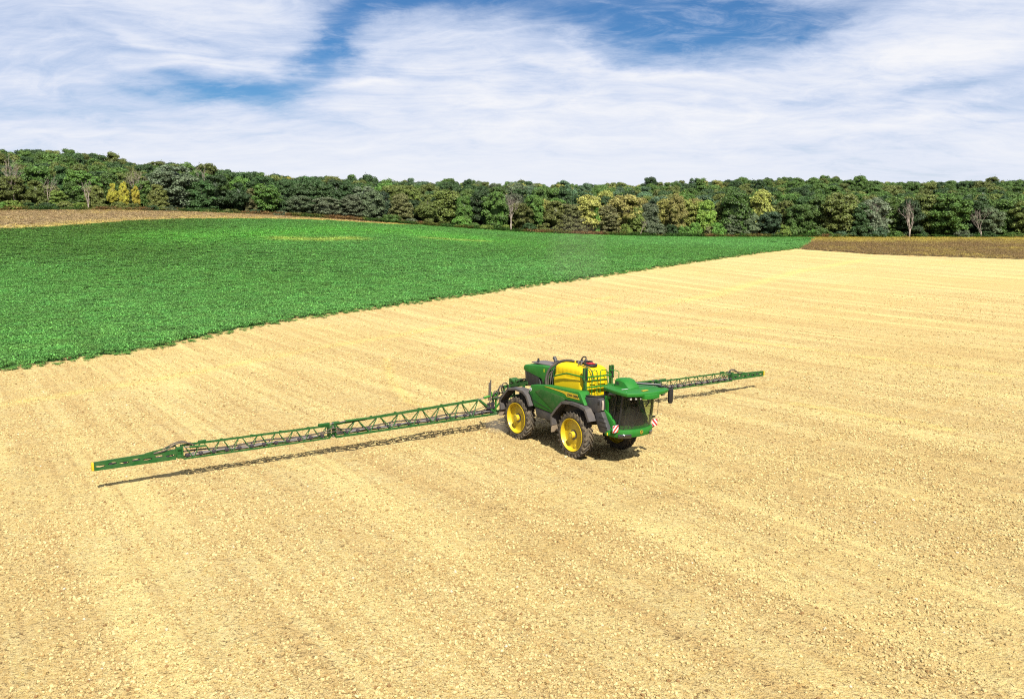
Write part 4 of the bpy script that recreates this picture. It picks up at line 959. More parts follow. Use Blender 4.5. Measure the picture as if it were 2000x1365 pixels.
# ---- engine hood
b = B()
top = lambda y: [(-4.72, y, 3.37), (-2.72, y, 3.52)]
rg = []
for y, dz_, dx_ in ((-.60, -.09, 0), (-.585, -.015, 0), (-.52, .015, 0), (0, .03, 0), (.52, .015, 0), (.585, -.015, 0), (.60, -.09, 0)): rg.append((y, dz_))
ringA = lambda x, z: [(x, y, z + d) for y, d in rg] + [(x, .60, z - .55), (x, -.60, z - .55)]
def hood_ring(x, zt, zb): return [(x, y, zt + d) for y, d in rg] + [(x, .62, (zt + zb) / 2), (x, .60, zb), (x, -.60, zb), (x, -.62, (zt + zb) / 2)]
b.loft([hood_ring(-4.70, 3.33, 3.20), hood_ring(-4.66, 3.37, 3.12), hood_ring(-4.2, 3.42, 3.06), hood_ring(-3.62, 3.47, 2.96), hood_ring(-3.30, 3.50, 2.90)], 0)
b.loft([hood_ring(-3.31, 3.495, 2.90), hood_ring(-3.0, 3.50, 2.45), hood_ring(-2.72, 3.50, 2.45)], 0)
hood = b.done("engine_hood", GREEN, ROOT, 30)
b = B(); b.prism([(-4.66, 3.22), (-3.55, 2.98), (-3.32, 2.45), (-4.30, 2.42), (-4.60, 2.70)], -.585, .585, 0, .03); b.done("side_grille", CHAR, hood)
b = B()
for sg in (-1, 1):
    b.prism([(-3.30, 2.92), (-3.22, 2.9), (-3.02, 2.45), (-3.30, 2.45)], .60 * sg, .57 * sg, 0, 0)
    for i in range(9): b.bar((-4.42 + i * .11, .590 * sg, 2.50), (-4.42 + i * .11, .590 * sg, 3.08 - i * .022), .012, .05, 0)
b.done("grille_slat", BLACK, hood)
b = B(); b.prism([(-4.35, -.42), (-2.95, -.38), (-2.95, .38), (-4.35, .42)], 3.505, 3.56, 0, .02, 'z'); b.done("hood_screen", simple_mat("grey_mesh", (.15, .13, .14), .6, dirt=.2), hood)
b = B(); b.box((-3.10, -.612, 3.30), (.05, .012, .15), 0, bev=0); b.done("decal", simple_mat("decal_yellow", (.7, .75, .02), .4), hood)
b = B(); b.cyl((-3.95, -.30, 3.45), (-3.95, -.30, 3.62), .018, 0, 8); b.cyl((-3.95, -.30, 3.60), (-3.95, -.30, 3.75), .06, 0, 14, .045); b.done("beacon", [BLACK], ROOT)
b = B(); b.tube([(-3.0, .05, 3.45), (-3.02, .05, 3.62), (-3.12, .05, 3.78), (-3.20, .05, 3.86)], .085, 0, 14, False); b.cyl((-2.98, .05, 3.70), (-2.84, .05, 3.70), .055, 0, 10); b.done("exhaust", [CHAR], ROOT)
# ---- deck, platform, handrails
b = B()
b.box((-1.0, 0, 2.42), (2.9, 1.7, .14), 0); b.box((.78, 0, 2.60), (1.05, 2.0, .06), 0); b.box((.35, 0, 2.42), (.2, 1.8, .3), 1)
for i in range(14): b.bar((.30 + i * .07, -.95, 2.636), (.30 + i * .07, .95, 2.636), .012, .010, 1)
b.done("platform", [GREEN_D, BLACK], ROOT)
def rail_set(sg):
    b = B(); y = .75 * sg
    b.bar((.0, y, 2.45), (.0, y, 3.40), .11, .11, 0); b.bar((.0, y - .07, 3.28), (.0, y - .07, 3.84), .07, .12, 0); b.bar((.0, y + .07, 3.28), (.0, y + .07, 3.84), .07, .12, 0)
    b.bar((.02, y, 3.30), (.02, y, 3.74), .09, .10, 1); b.box((0, y, 3.36), (.13, .24, .10), 0)
    b.bar((.06, y, 2.95), (.22, y + .12 * sg * -1, 2.65), .06, .06, 0)
    b.done("rail_post", [GREEN_D, BLACK], ROOT)
rail_set(-1); rail_set(1)
b = B()
for z in (3.43, 2.99): b.bar((.06, -.70, z), (.06, .70, z), .055, .055, 0)
def loop(pts, r=.020): b.tube(spline(pts, 3) if len(pts) < 3 else pts, r, 0, 8)
for (ya, yb, x, zt, zb) in ((-.45, -.16, .10, 3.72, 2.66), (.02, .42, .10, 3.70, 2.66)):
    loop([(x, ya, zb), (x, ya, zt - .10), (x, ya + .04, zt - .02), (x, (ya + yb) / 2, zt), (x, yb - .04, zt - .04), (x, yb, zt - .12), (x, yb, zb)])
    loop([(x, ya, zt - .42), (x, yb, zt - .45)]); loop([(x, ya, zt - .75), (x, yb, zt - .75)])
loop([(.05, .58, 3.0), (.05, .58, 3.60), (.08, .63, 3.66), (.42, .72, 3.64), (.50, .74, 3.58), (.50, .74, 2.95)])
b.done("handrail", GREEN, ROOT)
for sg in (-1, 1):
    b = B(); y = .90 * sg; b.tube([(-2.25, .72 * sg, 3.18), (-1.95, y, 3.24), (-1.62, y, 3.33), (-1.10, y, 3.47), (-.95, y, 3.475), (0.0, y * .93, 3.44)], .032, 0, 10); b.done("tank_rail", GREEN, ROOT)
# ---- air intake / step housing ahead of the front wheel
b = B()
b.prism([(.32, 2.50), (.36, 2.68), (1.33, 2.77), (1.49, 2.71), (1.54, 2.28), (1.34, 2.16), (1.10, 2.12)], -1.18, -.78, 0, .045)
b.prism([(1.14, 2.14), (1.54, 2.24), (2.0, 1.50), (1.98, 1.38), (1.46, 1.36), (1.30, 1.62)], -1.17, -.80, 0, .035)
b.prism([(.40, 2.71), (1.28, 2.77), (1.28, 2.81), (.40, 2.76)], -1.10, -.86, 1, .01)
b.box((1.40, -1.185, 2.58), (.10, .012, .14), 1, bev=.003)
for z in (2.0, 1.82, 1.64): b.bar((1.40 + (2.15 - z) * .15, -1.176, z), (1.78 + (2.15 - z) * .35, -1.176, z), .008, .02, 1)
b.done("step_housing", [CHAR, BLACK], ROOT, label="charcoal plastic housing between front wheel and cab")
b = B(); b.tube([(1.53, -1.08, 2.70), (1.58, -1.10, 2.55), (1.57, -1.11, 2.32)], .045, 0, 10, True); b.done("housing_highlight", simple_mat("beige_highlight", (.50, .40, .32), .5), ROOT)  # beige tube puts the pale highlight at the housing end into shape and colour
b = B(); b.prism([(.42, 2.5), (.50, 2.69), (1.5, 2.78), (1.68, 2.3), (1.25, 2.1), (1.3, 1.4), (2.0, 1.4), (2.0, 1.5), (1.7, 2.3)], .78, 1.12, 0, 0); b.done("tool_box", [CHAR], ROOT)
# ---- cab
b = B()
b.prism([(1.36, 1.36), (2.32, 1.40), (2.36, 1.50), (1.36, 1.62)], -.88, .88, 1, .02)                 # floor
b.prism([(-.80, 1.34), (.80, 1.34), (.80, 2.0), (.62, 2.3), (.50, 3.05), (-.80, 3.05)], 1.33, 1.39, 1, .01, 'x')                                                           # rear wall
for sg in (-1, 1):
    y = .86 * sg
    b.prism([(1.47, 2.24), (1.67, 2.24), (1.67, 2.78), (1.80, 2.80), (1.80, 2.90), (1.47, 2.88)], y - .03 + .03 * sg, y + .03 + .03 * sg, 0, .01)     # B pillar
    b.prism([(1.40, 2.36), (1.48, 2.34), (1.78, 2.14), (2.08, 1.90), (2.12, 1.80), (2.06, 1.62), (1.94, 1.48), (1.80, 1.52), (1.62, 1.86), (1.42, 2.16)], y - .06 + .05 * sg, y + .06 + .05 * sg, 0, .02)  # curved lower trim
b.done("cab_frame", [GREEN, DARKI], ROOT)
def pil(name, a, c, r, mat, lab=None):
    b = B(); b.tube([a, tuple((Vector(a) + Vector(c)) / 2 + Vector((.02, 0, 0))), c], r, 0, 8); return b.done(name, mat, ROOT, label=lab)
pil("pillar", (2.26, -.88, 1.52), (2.50, -.84, 3.05), .05, BLACK); pil("pillar", (2.26, .90, 1.52), (2.50, .86, 3.05), .055, TANP, "pillar at the left side of the cab, tan from dust and painted-in reflection")
pil("pillar", (1.40, .86, 1.55), (1.36, .84, 3.05), .045, BLACK); pil("pillar", (1.40, -.84, 1.55), (1.36, -.82, 3.05), .045, BLACK)
# curved windscreen and side windows
b = B(); nn_ = 14; rings = []
for (xs_, xc, ys_, z) in ((2.30, 2.60, .86, 1.56), (2.40, 2.78, .86, 2.0), (2.46, 2.86, .85, 2.5), (2.52, 2.84, .83, 3.06)):
    rings.append([(xs_ + (xc - xs_) * math.cos(t), ys_ * math.sin(t), z) for t in np.linspace(-math.pi / 2, math.pi / 2, nn_)])
rs = [[b.bm.verts.new(p) for p in r] for r in rings]
for a, c in zip(rs[:-1], rs[1:]):
    for k in range(nn_ - 1): b.bm.faces.new((a[k], a[k + 1], c[k + 1], c[k]))
b.done("windscreen", GLASS, ROOT, 80)
for sg in (-1, 1):
    b = B(); v = [b.bm.verts.new(p) for p in ((1.46, .868 * sg, 2.28), (2.10, .872 * sg, 1.66), (2.28, .868 * sg, 1.56), (2.50, .84 * sg, 3.04), (1.42, .84 * sg, 3.04))]; b.bm.faces.new(v); b.done("side_window", GLASS, ROOT)
b = B()   # interior
b.box((1.62, 0, 1.80), (.50, .52, .16), 0, bev=.05); b.box((1.42, 0, 2.22), (.16, .50, .78), 0, ('Y', R(-8)), .06); b.box((1.40, 0, 2.68), (.10, .28, .20), 0, bev=.04); b.box((1.62, 0, 1.60), (.3, .3, .3), 0)
b.box((1.70, -.38, 1.98), (.50, .16, .12), 0, bev=.04); b.done("seat", simple_mat("seat_fabric", (.035, .034, .032), .8), ROOT)
b = B(); b.tube([(2.26, 0, 1.5), (2.10, 0, 2.05)], .05, 0, 10); ring = [(2.08 + .07 * math.cos(a), .20 * math.sin(a), 2.10 + .19 * math.cos(a)) for a in np.linspace(0, 2 * math.pi, 21)]
b.tube(ring, .018, 0, 6); b.box((2.25, -.35, 2.3), (.04, .28, .2), 1, bev=.01); b.bar((2.36, -.38, 1.5), (2.28, -.36, 2.25), .03, .03, 0); b.box((2.34, .0, 2.98), (.30, 1.2, .05), 0)
b.done("steering_wheel", [BLACK, CHAR], ROOT)
b = B(); b.tube([(2.52, -.74, 3.04), (2.56, -.72, 2.4), (2.42, -.70, 1.60)], .022, 0, 6); b.tube([(2.78, -.30, 3.04), (2.84, -.26, 2.4), (2.66, -.34, 1.85)], .018, 0, 6); b.tube([(2.82, .10, 3.02), (2.92, .20, 2.72), (2.89, .05, 2.55)], .028, 0, 6); b.tube([(2.89, .05, 2.60), (2.80, .55, 2.50), (2.62, .80, 2.42)], .012, 0, 6)
b.tube([(1.98, -.88, 3.03), (2.16, -.89, 2.95), (2.02, -.90, 2.1), (1.92, -.90, 1.86)], .020, 0, 6); b.done("wiper", BLACK, ROOT)
b = B(); b.tube([(1.74, -.92, 2.92), (1.80, -.95, 3.00), (1.95, -.96, 3.03), (2.20, -.94, 3.04)], .05, 0, 10, True); b.done("grab_handle", CHAR, ROOT)
# roof
rf = [(1.10, -.62), (1.32, -.86), (2.0, -1.02), (2.82, -1.14), (3.00, -1.08), (3.26, -.62), (3.38, 0), (3.34, .62), (3.12, 1.10), (2.92, 1.16), (2.0, 1.02), (1.32, .86), (1.10, .62)]
b = B(); 
def rr_(k, z, dx=0): return [((x - 2.2) * k + 2.2 + dx, y * k, z + (.0)) for x, y in rf]
b.loft([rr_(.95, 3.07), rr_(.985, 3.085), rr_(1.0, 3.13), rr_(1.0, 3.20), rr_(.98, 3.228), rr_(.80, 3.242), rr_(.5, 3.248)], 0); roof = b.done("cab_roof", GREEN, ROOT, 30)
b = B(); b.prism([(2.8, -.50), (3.36, -.48), (3.47, -.10), (3.44, .28), (2.8, .34)], 2.97, 3.17, 0, .03, 'z'); b.done("roof_visor", GREEN, roof, 30)
b = B()
def hring(x, hw_, zt): return [(x, -hw_, 3.24), (x, -hw_ * .92, zt - .07), (x, -hw_ * .72, zt), (x, 0, zt + .02), (x, hw_ * .72, zt), (x, hw_ * .92, zt - .07), (x, hw_, 3.24)]
b.loft([hring(1.46, .30, 3.50), hring(1.50, .335, 3.55), hring(1.80, .35, 3.585), hring(2.05, .35, 3.54), hring(2.30, .335, 3.34), hring(2.40, .31, 3.26)], 0); b.done("roof_housing", GREEN, roof, 35).location.y = -.08
b = B()
for i in range(3): b.bar((1.60 + i * .08, -.42, 3.33), (1.60 + i * .08, -.402, 3.45), .008, .045, 0)
b.done("vent", BLACK, roof)
b = B(); b.box((3.02, -.15, 3.262), (.13, .30, .012), 0, bev=.005); b.done("roof_marker", YEL, roof)
b = B(); b.box((2.35, -.62, 3.262), (.05, .34, .008), 0, bev=0); b.box((2.75, -.85, 3.238), (.03, .12, .008), 0, bev=0); b.done("roof_decal", WHITE, roof)
b = B(); b.tube([(2.10, .12, 3.42), (2.28, .42, 3.38), (2.45, .66, 3.36), (2.62, .90, 3.345), (2.72, 1.04, 3.33)], .055, 0, 10); b.box((2.80, 1.0, 3.28), (.2, .2, .06), 0); b.cyl((2.6, .8, 3.3), (2.6, .8, 3.5), .006, 0, 5); b.done("wiper_motor_tube", BLACK, roof)
b = B(); b.cyl((1.35, -.30, 3.25), (1.35, -.30, 3.30), .10, 0, 20, .09); b.done("receiver_cap", GREEN, roof)
for y, x in ((-.92, 2.99), (-.70, 3.06), (-.50, 3.12), (-.22, 3.16), (.90, 2.99), (1.02, 2.92)):
    b = B(); b.box((x, y, 2.985), (.10, .17 if y == -.22 else .12, .095), 0); b.box((x + .052, y, 2.985), (.01, .14 if y == -.22 else .095, .07), 1, bev=.003); b.done("work_light", [BLACK, CLEAN], ROOT)
# mirrors
for sg in (-1, 1):
    if sg < 0: continue
    b = B(); b.tube([(3.0, 1.05 * sg, 3.12), (3.02, 1.25 * sg, 3.16), (3.0, 1.36 * sg, 3.12)], .05, 0, 8, True); b.prism([(1.28 * sg, 2.56), (1.24 * sg, 2.66), (1.24 * sg, 3.10), (1.30 * sg, 3.18), (1.44 * sg, 3.18), (1.48 * sg, 3.08), (1.46 * sg, 2.64), (1.42 * sg, 2.56)], 2.95, 3.05, 0, .02, 'x'); b.done("mirror", BLACK, ROOT)
b = B(); b.tube([(2.50, .92, 2.72), (2.55, 1.12, 2.72), (2.50, 1.14, 2.05), (2.44, 1.0, 1.95)], .012, 0, 6); b.box((2.44, .98, 1.95), (.06, .14, .08), 0); b.box((2.34, .96, 1.86), (.06, .07, .08), 0); b.done("grab_rail", BLACK, ROOT)
# bumper nose
b = B(); n_ = 22; rings = []
def nose(k, z): return [(2.04 + (.70 * k) * math.cos(t) ** .8 if abs(math.cos(t)) > 1e-6 else 2.02, 1.04 * math.sin(t) * (k ** .3), z) for t in np.linspace(-math.pi / 2, math.pi / 2, n_)] + [(1.55, .98, z), (1.55, -.98, z)]
b.loft([nose(.80, 1.25), nose(.93, 1.29), nose(.99, 1.39), nose(1.0, 1.52), nose(.97, 1.585), nose(.90, 1.595)], 0); nose_ = b.done("bumper", GREEN, ROOT, 30)
for sg in (-1, 1):
    b = B(); ts = np.linspace(.50, 1.16, 8) * sg; rg_ = []
    for z, k in ((1.24, .90), (1.26, 1.0), (1.33, 1.03), (1.40, 1.03), (1.43, .99)): rg_.append([(2.04 + .70 * k * math.cos(t) ** .8, 1.045 * k ** .3 * math.sin(t) * 1.0, z - .05 * (1 if abs(t) > 1.2 else 0)) for t in ts])
    rs = [[b.bm.verts.new(p) for p in r] for r in rg_]
    for a, c in zip(rs[:-1], rs[1:]):
        for k in range(7): b.bm.faces.new((a[k], a[k + 1], c[k + 1], c[k]))
    b.done("headlight", simple_mat("headlight_cover", (.02, .02, .022), .12, spec=.8, coat=1.), nose_)
    b = B(); b.box((2.40, .92 * sg, 1.36), (.05, .05, .05), 0); b.done("lamp", CLEAN, nose_)
b = B(); b.cyl((2.70, 0, 1.465), (2.752, 0, 1.465), .078, 0, 20); b.cyl((2.75, 0, 1.465), (2.757, 0, 1.465), .066, 1, 20)
b.prism([(a_, z_ + .075) for a_, z_ in ((-.045, 1.375), (-.02, 1.395), (.0, 1.385), (.02, 1.41), (.045, 1.42), (.03, 1.39), (.045, 1.36), (.01, 1.372), (-.02, 1.355))], 2.757, 2.763, 2, 0, 'x'); b.done("emblem", [YEL, BLACK, YEL], nose_, label="small black and yellow round emblem with leaping deer")
for sg in (-1, 1):
    b = B(); b.box((2.02, 1.04 * sg, 1.46), (.16, .30, .16), 0); b.box((2.28, 1.10 * sg, 1.49), (.08, .14, .06), 0); b.box((2.04, 1.24 * sg, 1.43), (.10, .14, .14), 0); b.done("light_bracket", GREEN, ROOT)
    b = B(); b.box((2.12, 1.02 * sg, 1.48), (.05, .12, .07), 0); b.box((2.10, 1.30 * sg, 1.43), (.03, .05, .12), 1); b.done("turn_signal", [AMBER, YEL], ROOT)
    # red and white warning panel
    b = B(); X0 = 2.36; yc = 1.13 * sg - (0 if sg > 0 else -.05); zc = 1.66; s_ = .148; b.box((X0 - .012, yc, zc), (.02, .30, .30), 0, bev=.002)
    def clip(poly, ax, lim, sgn):
        out = []
        for i in range(len(poly)):
            p, q = poly[i], poly[(i + 1) % len(poly)]; ip = sgn * p[ax] <= sgn * lim; iq = sgn * q[ax] <= sgn * lim
            if ip: out.append(p)
            if ip != iq: t = (lim - p[ax]) / (q[ax] - p[ax]); out.append((p[0] + (q[0] - p[0]) * t, p[1] + (q[1] - p[1]) * t))
        return out
    for c_ in (-.21, 0, .21):
        m_ = sg; poly = [(-.4, (-.4) * m_ * -1 + c_ - .052), (.4, (.4) * m_ * -1 + c_ - .052), (.4, (.4) * m_ * -1 + c_ + .052), (-.4, (-.4) * m_ * -1 + c_ + .052)]
        for ax, lim, sn in ((0, s_, 1), (0, -s_, -1), (1, s_, 1), (1, -s_, -1)):
            poly = clip(poly, ax, lim, sn) if poly else poly
        if len(poly) >= 3: b.bm.faces.new([b.bm.verts.new((X0 + .002, yc + p[0], zc + p[1])) for p in poly]).material_index = 1
    b.done("warning_panel", [WHITE, REDP], ROOT)
# ---- rear frame and lift
b = B()
for y in (-.55, .55):
    b.bar((-4.4, y, 2.55), (-5.9, y * .9, 2.18), .12, .14, 0); b.bar((-4.4, y, 1.9), (-5.9, y * .9, 1.45), .12, .14, 0); b.bar((-4.7, y * .6, 2.55), (-5.7, y * .6, 2.35), .09, .09, 0)
b.bar((-5.95, -.95, 2.15), (-5.95, .95, 2.15), .12, .14, 0); b.bar((-5.95, -.95, 1.40), (-5.95, .95, 1.40), .12, .12, 0)
for y in (-.9, -.3, .3, .9): b.bar((-5.95, y, .9), (-5.95, y, 2.2), .10, .10, 0)
b.box((-5.7, -.35, 2.42), (.5, .42, .12), 0, ('Y', R(14))); b.box((-5.95, -.35, 2.36), (.12, .42, .36), 0); b.box((-5.45, -.35, 2.50), (.1, .42, .14), 0)
b.bar((-6.1, -1.5, .92), (-6.1, 1.5, .92), .14, .14, 0); b.bar((-6.1, -1.5, 1.60), (-6.1, 1.5, 1.60), .11, .11, 0)
for y in (-1.45, -.8, .8, 1.45): b.bar((-6.1, y, .90), (-6.1, y, 1.62), .09, .09, 0)
b.bar((-6.1, -1.45, .95), (-6.1, -.8, 1.6), .07, .07, 0); b.bar((-6.1, 1.45, .95), (-6.1, .8, 1.6), .07, .07, 0)
b.done("boom_lift", GREEN_D, ROOT)
b = B()
for y in (-.45, -.25, .0, .4): b.tube([(-4.6, y * .8, 2.62), (-5.0, y, 2.62), (-5.5, y * 1.1, 2.42), (-5.9, y * 1.2, 2.30)], .028, 0, 8, True)
for i, (cx, cy, cz, r_) in enumerate(((-5.85, -.95, 2.12, .20), (-5.95, -1.08, 2.05, .15), (-5.9, -1.45, 1.85, .13), (-5.85, .9, 2.1, .18))):
    for j in range(3):
        b.tube([(cx + .04 * j + .02 * math.sin(3 * a), cy + r_ * math.cos(a + j), cz + r_ * (1.15 + .1 * j) * math.sin(a + j)) for a in np.linspace(0, 5.6, 18)], .017, 0, 6)
b.tube([(-5.95, -1.2, 2.1), (-6.0, -1.5, 1.75), (-6.1, -1.9, 1.15), (-6.1, -2.4, 1.05)], .022, 0, 6, True); b.tube([(-5.95, -1.1, 1.9), (-6.05, -1.7, 1.35), (-6.1, -2.2, 1.2), (-6.1, -2.9, 1.08)], .02, 0, 6, True)
b.tube([(-5.95, -.8, 1.9), (-6.0, -1.3, 1.5), (-6.1, -1.6, 1.1), (-6.1, -2.1, 1.0)], .025, 0, 6, True)
b.done("hose_bundle", HOSE, ROOT)
b = B()
for sg in (-1, 1):
    b.bar((-6.05, 1.72 * sg, 1.55), (-6.05, 1.69 * sg, 2.42), .045, .05, 0); b.bar((-5.98, 1.68 * sg, 1.55), (-6.0, 1.64 * sg, 2.55), .045, .05, 0)
b.done("transport_stop", simple_mat("worn_post", (.09, .075, .065), .7, dirt=.3), ROOT)
b = B()
for sg in (-1, 1):
    b.cyl((-6.05, 1.35 * sg, 1.80), (-6.05, 2.02 * sg, 1.70), .062, 0, 14); b.cyl((-6.05, 2.0 * sg, 1.70), (-6.07, 2.36 * sg, 1.64), .022, 1, 10)
    b.bar((-6.05, 1.1 * sg, 1.84), (-6.05, 1.40 * sg, 1.78), .12, .14, 0); b.box((-6.05, 1.6 * sg, 1.88), (.1, .12, .16), 0)
    b.bar((-6.0, 1.35 * sg, 1.75), (-6.0, 1.35 * sg, 1.0), .07, .07, 0)
    for k in range(6): b.cyl((-5.95 - .03 * (k % 2), (1.50 + .07 * k) * sg, 1.22), (-5.95, (1.50 + .07 * k) * sg, 1.44), .030, 2, 8)
    b.box((-5.95, 1.68 * sg, 1.20), (.12, .45, .10), 2)
b.done("boom_cylinder", [simple_mat("cylinder_green", (.06, .26, .03), .35, coat=.4), STEEL, NOZ], ROOT)

# ---- boom wings
CHK = .085
def section(name, y0, y1, zt0, zt1, zb0, zb1, bays, hx, cw, sg, inset=0.):
    """triangular lattice girder from y0 to y1 on side sg"""
    b = B(); XB = -6.1
    T = lambda y: (XB, y * sg, zt0 + (zt1 - zt0) * (y - y0) / (y1 - y0)); L_ = lambda y, s: (XB + hx * s, y * sg, zb0 + (zb1 - zb0) * (y - y0) / (y1 - y0))
    b.bar(T(y0 + inset), T(y1), cw, cw * 1.1, 0)
    for s in (-1, 1): b.bar(L_(y0, s), L_(y1, s), cw * .8, cw * .9, 0)
    d = (y1 - y0 - inset) / bays
    for i in range(bays):
        ya = y0 + inset + i * d
        for s in (-1, 1):
            b.tube([T(ya + .06), L_(ya + d * .5, s)], cw * .26, 0, 6); b.tube([L_(ya + d * .5, s), T(ya + d - .06)], cw * .26, 0, 6)
        b.bar(L_(ya + d * .5, -1), L_(ya + d * .5, 1), cw * .4, cw * .4, 0)
    if inset:
        for s in (-1, 1): b.bar(T(y0 + inset), L_(y0 + .05, s), cw * .95, cw * .95, 0)
    for yy_ in np.arange(y0 + inset + .9, y1 - .2, 1.2): b.box((XB, yy_ * sg, T(yy_)[2] + cw * .75), (cw * .7, .10, cw * .5), 0, bev=.005)
    o = b.done(name, BOOMG, ROOT)
    # spray line, nozzles, hose
    p = B(); zp = lambda y: L_(y, 1)[2] + .12
    for dx_, r_ in ((.10, .034), (-.02, .028)): p.tube([(XB + dx_, y * sg, zp(y) + .03 * math.sin(y * 3 + dx_ * 20)) for y in np.linspace(y0 + .3, y1 - .1, int((y1 - y0) * 3))], r_, 0, 6)
    p.tube([(XB - .05, y * sg, zp(y) + .09 + .03 * math.sin(y * 2.1)) for y in np.linspace(y0 + .2, y1 - .05, int((y1 - y0) * 3))], .034, 1, 6); p.done("spray_line", [PIPE, HOSE], o)
    for y in np.arange(y0 + .35, y1 - .1, .5):
        q = B(); z = zp(y); q.cyl((XB + .12, y * sg, z - .15), (XB + .12, y * sg, z + .07), .042, 0, 8); q.box((XB + .13, y * sg, z), (.14, .15, .10), 0, bev=.01); q.cyl((XB + .18, y * sg, z - .02), (XB + .18, (y + .01) * sg, z + .07), .018, 1, 6)
        q.done("nozzle", [NOZ, PIPE], o)
    return o
for sg in (-1, 1):
    s1 = section("boom_section", 1.30, 9.72, 1.66, 1.38, .88, .86, 6.5 and 7, .24, .095, sg, .95)
    s2 = section("boom_section", 9.95, 15.95, 1.34, 1.34, .84, .84, 8, .17, .070, sg)
    # hinge between the inner and the middle section
    b = B()
    for y in (9.70, 9.93): b.box((-6.1, y * sg, 1.11), (.40 if y < 9.8 else .32, .06, .54), 0, bev=.01)
    b.cyl((-6.02, 9.2 * sg, 1.46), (-6.02, 8.2 * sg, 1.47), .05, 1, 12); b.cyl((-6.02, 9.9 * sg, 1.43), (-6.02, 9.2 * sg, 1.46), .020, 2, 8); b.box((-6.1, 10.15 * sg, 1.42), (.12, .5, .10), 0); b.box((-6.1, 9.6 * sg, 1.43), (.2, .3, .08), 0)
    b.box((-6.06, 9.815 * sg, 1.30), (.14, .20, .12), 0); b.box((-6.06, 9.815 * sg, .92), (.14, .20, .12), 0)
    for z in (.9, 1.3): b.cyl((-5.9, 9.815 * sg, z - .05), (-5.9, 9.815 * sg, z + .05), .04, 2, 10)
    b.done("boom_hinge", [BOOMG, GREEN_D, STEEL], ROOT)
    b = B(); b.tube([(-5.95, 9.3 * sg, 1.12), (-5.88, 9.7 * sg, 1.25), (-5.88, 10.0 * sg, 1.22), (-5.95, 10.4 * sg, 1.06)], .022, 0, 6, True); b.tube([(-5.95, 9.1 * sg, 1.0), (-5.86, 9.6 * sg, 1.1), (-5.86, 10.1 * sg, 1.1), (-5.95, 10.5 * sg, 1.0)], .022, 0, 6, True); b.done("hinge_hose", HOSE, ROOT)
    # outer hinge
    b = B()
    for y in (15.97, 16.16): b.box((-6.1, y * sg, 1.09), (.30 if y < 16 else .16, .06, .52 if y < 16 else .42), 0, bev=.01)
    b.box((-6.06, 16.06 * sg, 1.24), (.10, .18, .12), 0); b.box((-6.06, 16.06 * sg, .92), (.10, .18, .14), 0); b.box((-6.08, 16.06 * sg, 1.08), (.03, .18, .30), 0)
    b.cyl((-6.0, 15.7 * sg, 1.26), (-6.0, 15.1 * sg, 1.22), .045, 1, 12); b.cyl((-6.0, 15.9 * sg, 1.28), (-6.0, 15.6 * sg, 1.26), .02, 2, 8); b.box((-6.1, 15.2 * sg, 1.40), (.1, .3, .08), 0)
    b.done("boom_hinge", [BOOMG, GREEN_D, STEEL], ROOT)
    b = B(); b.tube([(-6.0, 15.5 * sg, 1.30), (-5.98, 15.85 * sg, 1.46), (-6.0, 16.2 * sg, 1.44), (-6.02, 16.6 * sg, 1.24), (-6.04, 17.0 * sg, 1.18)], .026, 0, 8, True); b.tube([(-6.05, 15.6 * sg, 1.28), (-6.04, 15.9 * sg, 1.50), (-6.06, 16.25 * sg, 1.47), (-6.08, 16.7 * sg, 1.26)], .022, 0, 8, True); b.done("hinge_hose", HOSE, ROOT)
    # breakaway tip: plate girder with oval holes
    b = B(); ya, yb = 16.20, 19.05; XB = -6.1; nh = 7; d = (yb - ya) / nh
    zt = lambda y: 1.16 if y > 17.0 else 1.16 + .0; zb_ = .84
    for xs_, th in ((XB + .055, .008), (XB - .055, .008)):
        for i in range(nh):
            y0_, y1_ = ya + i * d, ya + (i + 1) * d; cy = (y0_ + y1_) / 2; zt0, zt1 = 1.195 - .010 * i, 1.195 - .010 * (i + 1); cz = (zt0 + zb_) / 2; NQ = 24; ro = []; ri = []
            for k in range(NQ):
                a = 2 * math.pi * k / NQ; ca, sa = math.cos(a), math.sin(a); m = max(abs(ca), abs(sa)); ro.append((xs_, (cy + ca / m * d / 2) * sg, cz + sa / m * (zt0 - zb_) / 2))
                hsz = .15 if i % 2 else .17; ri.append((xs_, (cy + ca * hsz) * sg, cz + (.01 if i % 2 else -.01) + sa * .060 * (1 if (sa > 0) == bool(i % 2) else .55)))
            vo = [b.bm.verts.new(p) for p in ro]; vi = [b.bm.verts.new(p) for p in ri]; vi2 = [b.bm.verts.new((p[0] + (.03 if xs_ < XB else -.03), p[1], p[2])) for p in ri]
            for k in range(NQ):
                b.bm.faces.new((vo[k], vo[(k + 1) % NQ], vi[(k + 1) % NQ], vi[k])); b.bm.faces.new((vi[k], vi[(k + 1) % NQ], vi2[(k + 1) % NQ], vi2[k]))
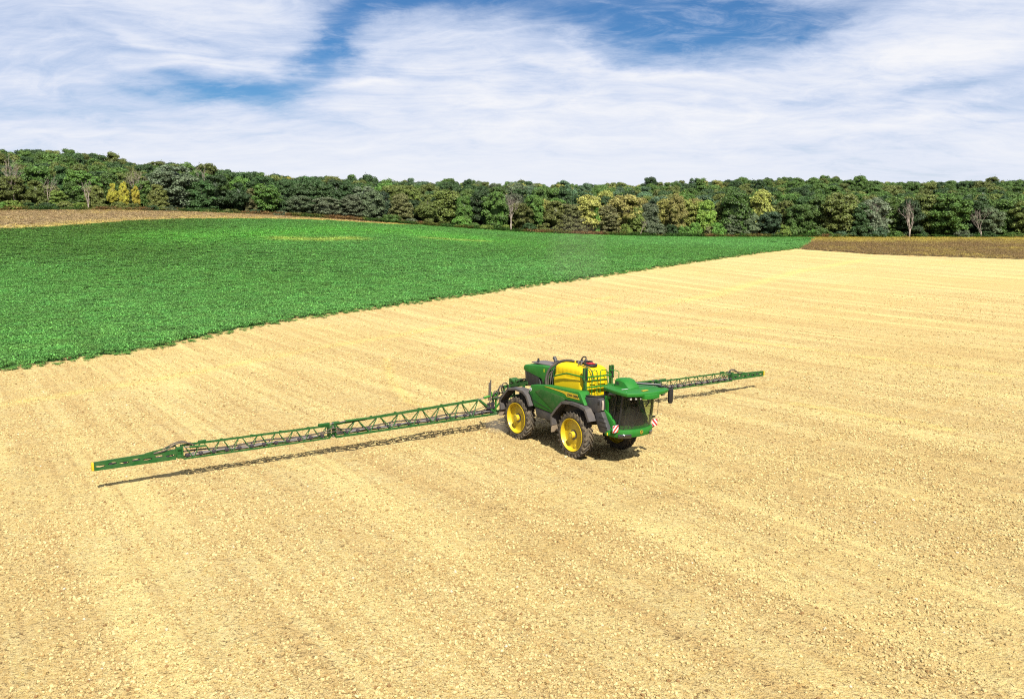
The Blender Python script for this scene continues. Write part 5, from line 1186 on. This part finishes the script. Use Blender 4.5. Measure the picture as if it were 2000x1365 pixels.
    b.bar((XB, ya * sg, 1.205), (XB, yb * sg, 1.130), .125, .02, 0); b.bar((XB, ya * sg, .832), (XB, yb * sg, .832), .125, .018, 0)
    b.bar((XB, 16.18 * sg, 1.36), (XB, 17.3 * sg, 1.19), .06, .05, 0); bmesh.ops.recalc_face_normals(b.bm, faces=b.bm.faces)
    tip = b.done("boom_tip", BOOMG, ROOT)
    b = B(); b.box((XB, 19.10 * sg, .985), (.16, .09, .32), 0, bev=.03); b.done("end_cap", YEL, tip)
    b = B(); b.tube([(XB, y * sg, 1.0) for y in (16.3, 17.5, 18.9)], .022, 0, 6)
    for y in np.arange(16.5, 19, .5): b.box((XB, y * sg, .99), (.07, .12, .10), 0, bev=.01)
    b.done("spray_line", [NOZ], tip)
bpy.context.view_layer.update()

# ---- dust whirled up by the wheels, thin and pale
def dust(name, loc, sc, dens, label):
    m = bpy.data.materials.new(name); m.use_nodes = True; g = NT(m.node_tree); g.n.clear()
    pv = g.new('ShaderNodeVolumePrincipled'); pv.inputs['Color'].default_value = (.86, .72, .58, 1); pv.inputs['Density'].default_value = dens; pv.inputs['Anisotropy'].default_value = .1
    out = g.new('ShaderNodeOutputMaterial'); g.l.new(pv.outputs[0], out.inputs['Volume'])
    bm = bmesh.new(); bmesh.ops.create_icosphere(bm, subdivisions=3, radius=1); r = np.random.default_rng(4)
    for v in bm.verts: v.co *= 1 + .12 * math.sin(v.co.x * 4) * math.cos(v.co.y * 5 + v.co.z * 3)
    me = bpy.data.meshes.new(name); bm.to_mesh(me); bm.free(); me.materials.append(m); o = mesh_obj(name, me); o.location = loc; o.scale = sc; tag(o, label, kind='stuff'); return o
def wpt(x, y, z): return ROOT.matrix_world @ Vector((x, y, z))
dust("dust", wpt(-5.4, -1.3, .45), (.9, .7, .6), .26, "small puff of dust behind the near rear wheel")
dust("dust", wpt(-5.8, 1.2, .6), (1.2, 1.1, .8), .15, "puff of dust behind the far rear wheel")
x_, y_ = hit(1135, 560); dust("dust_plume", (x_, y_ + 8, float(terr(x_, y_)) + 4.0), (5., 10., 6.5), .0022, "faint pale dust plume drifting over the green crop")
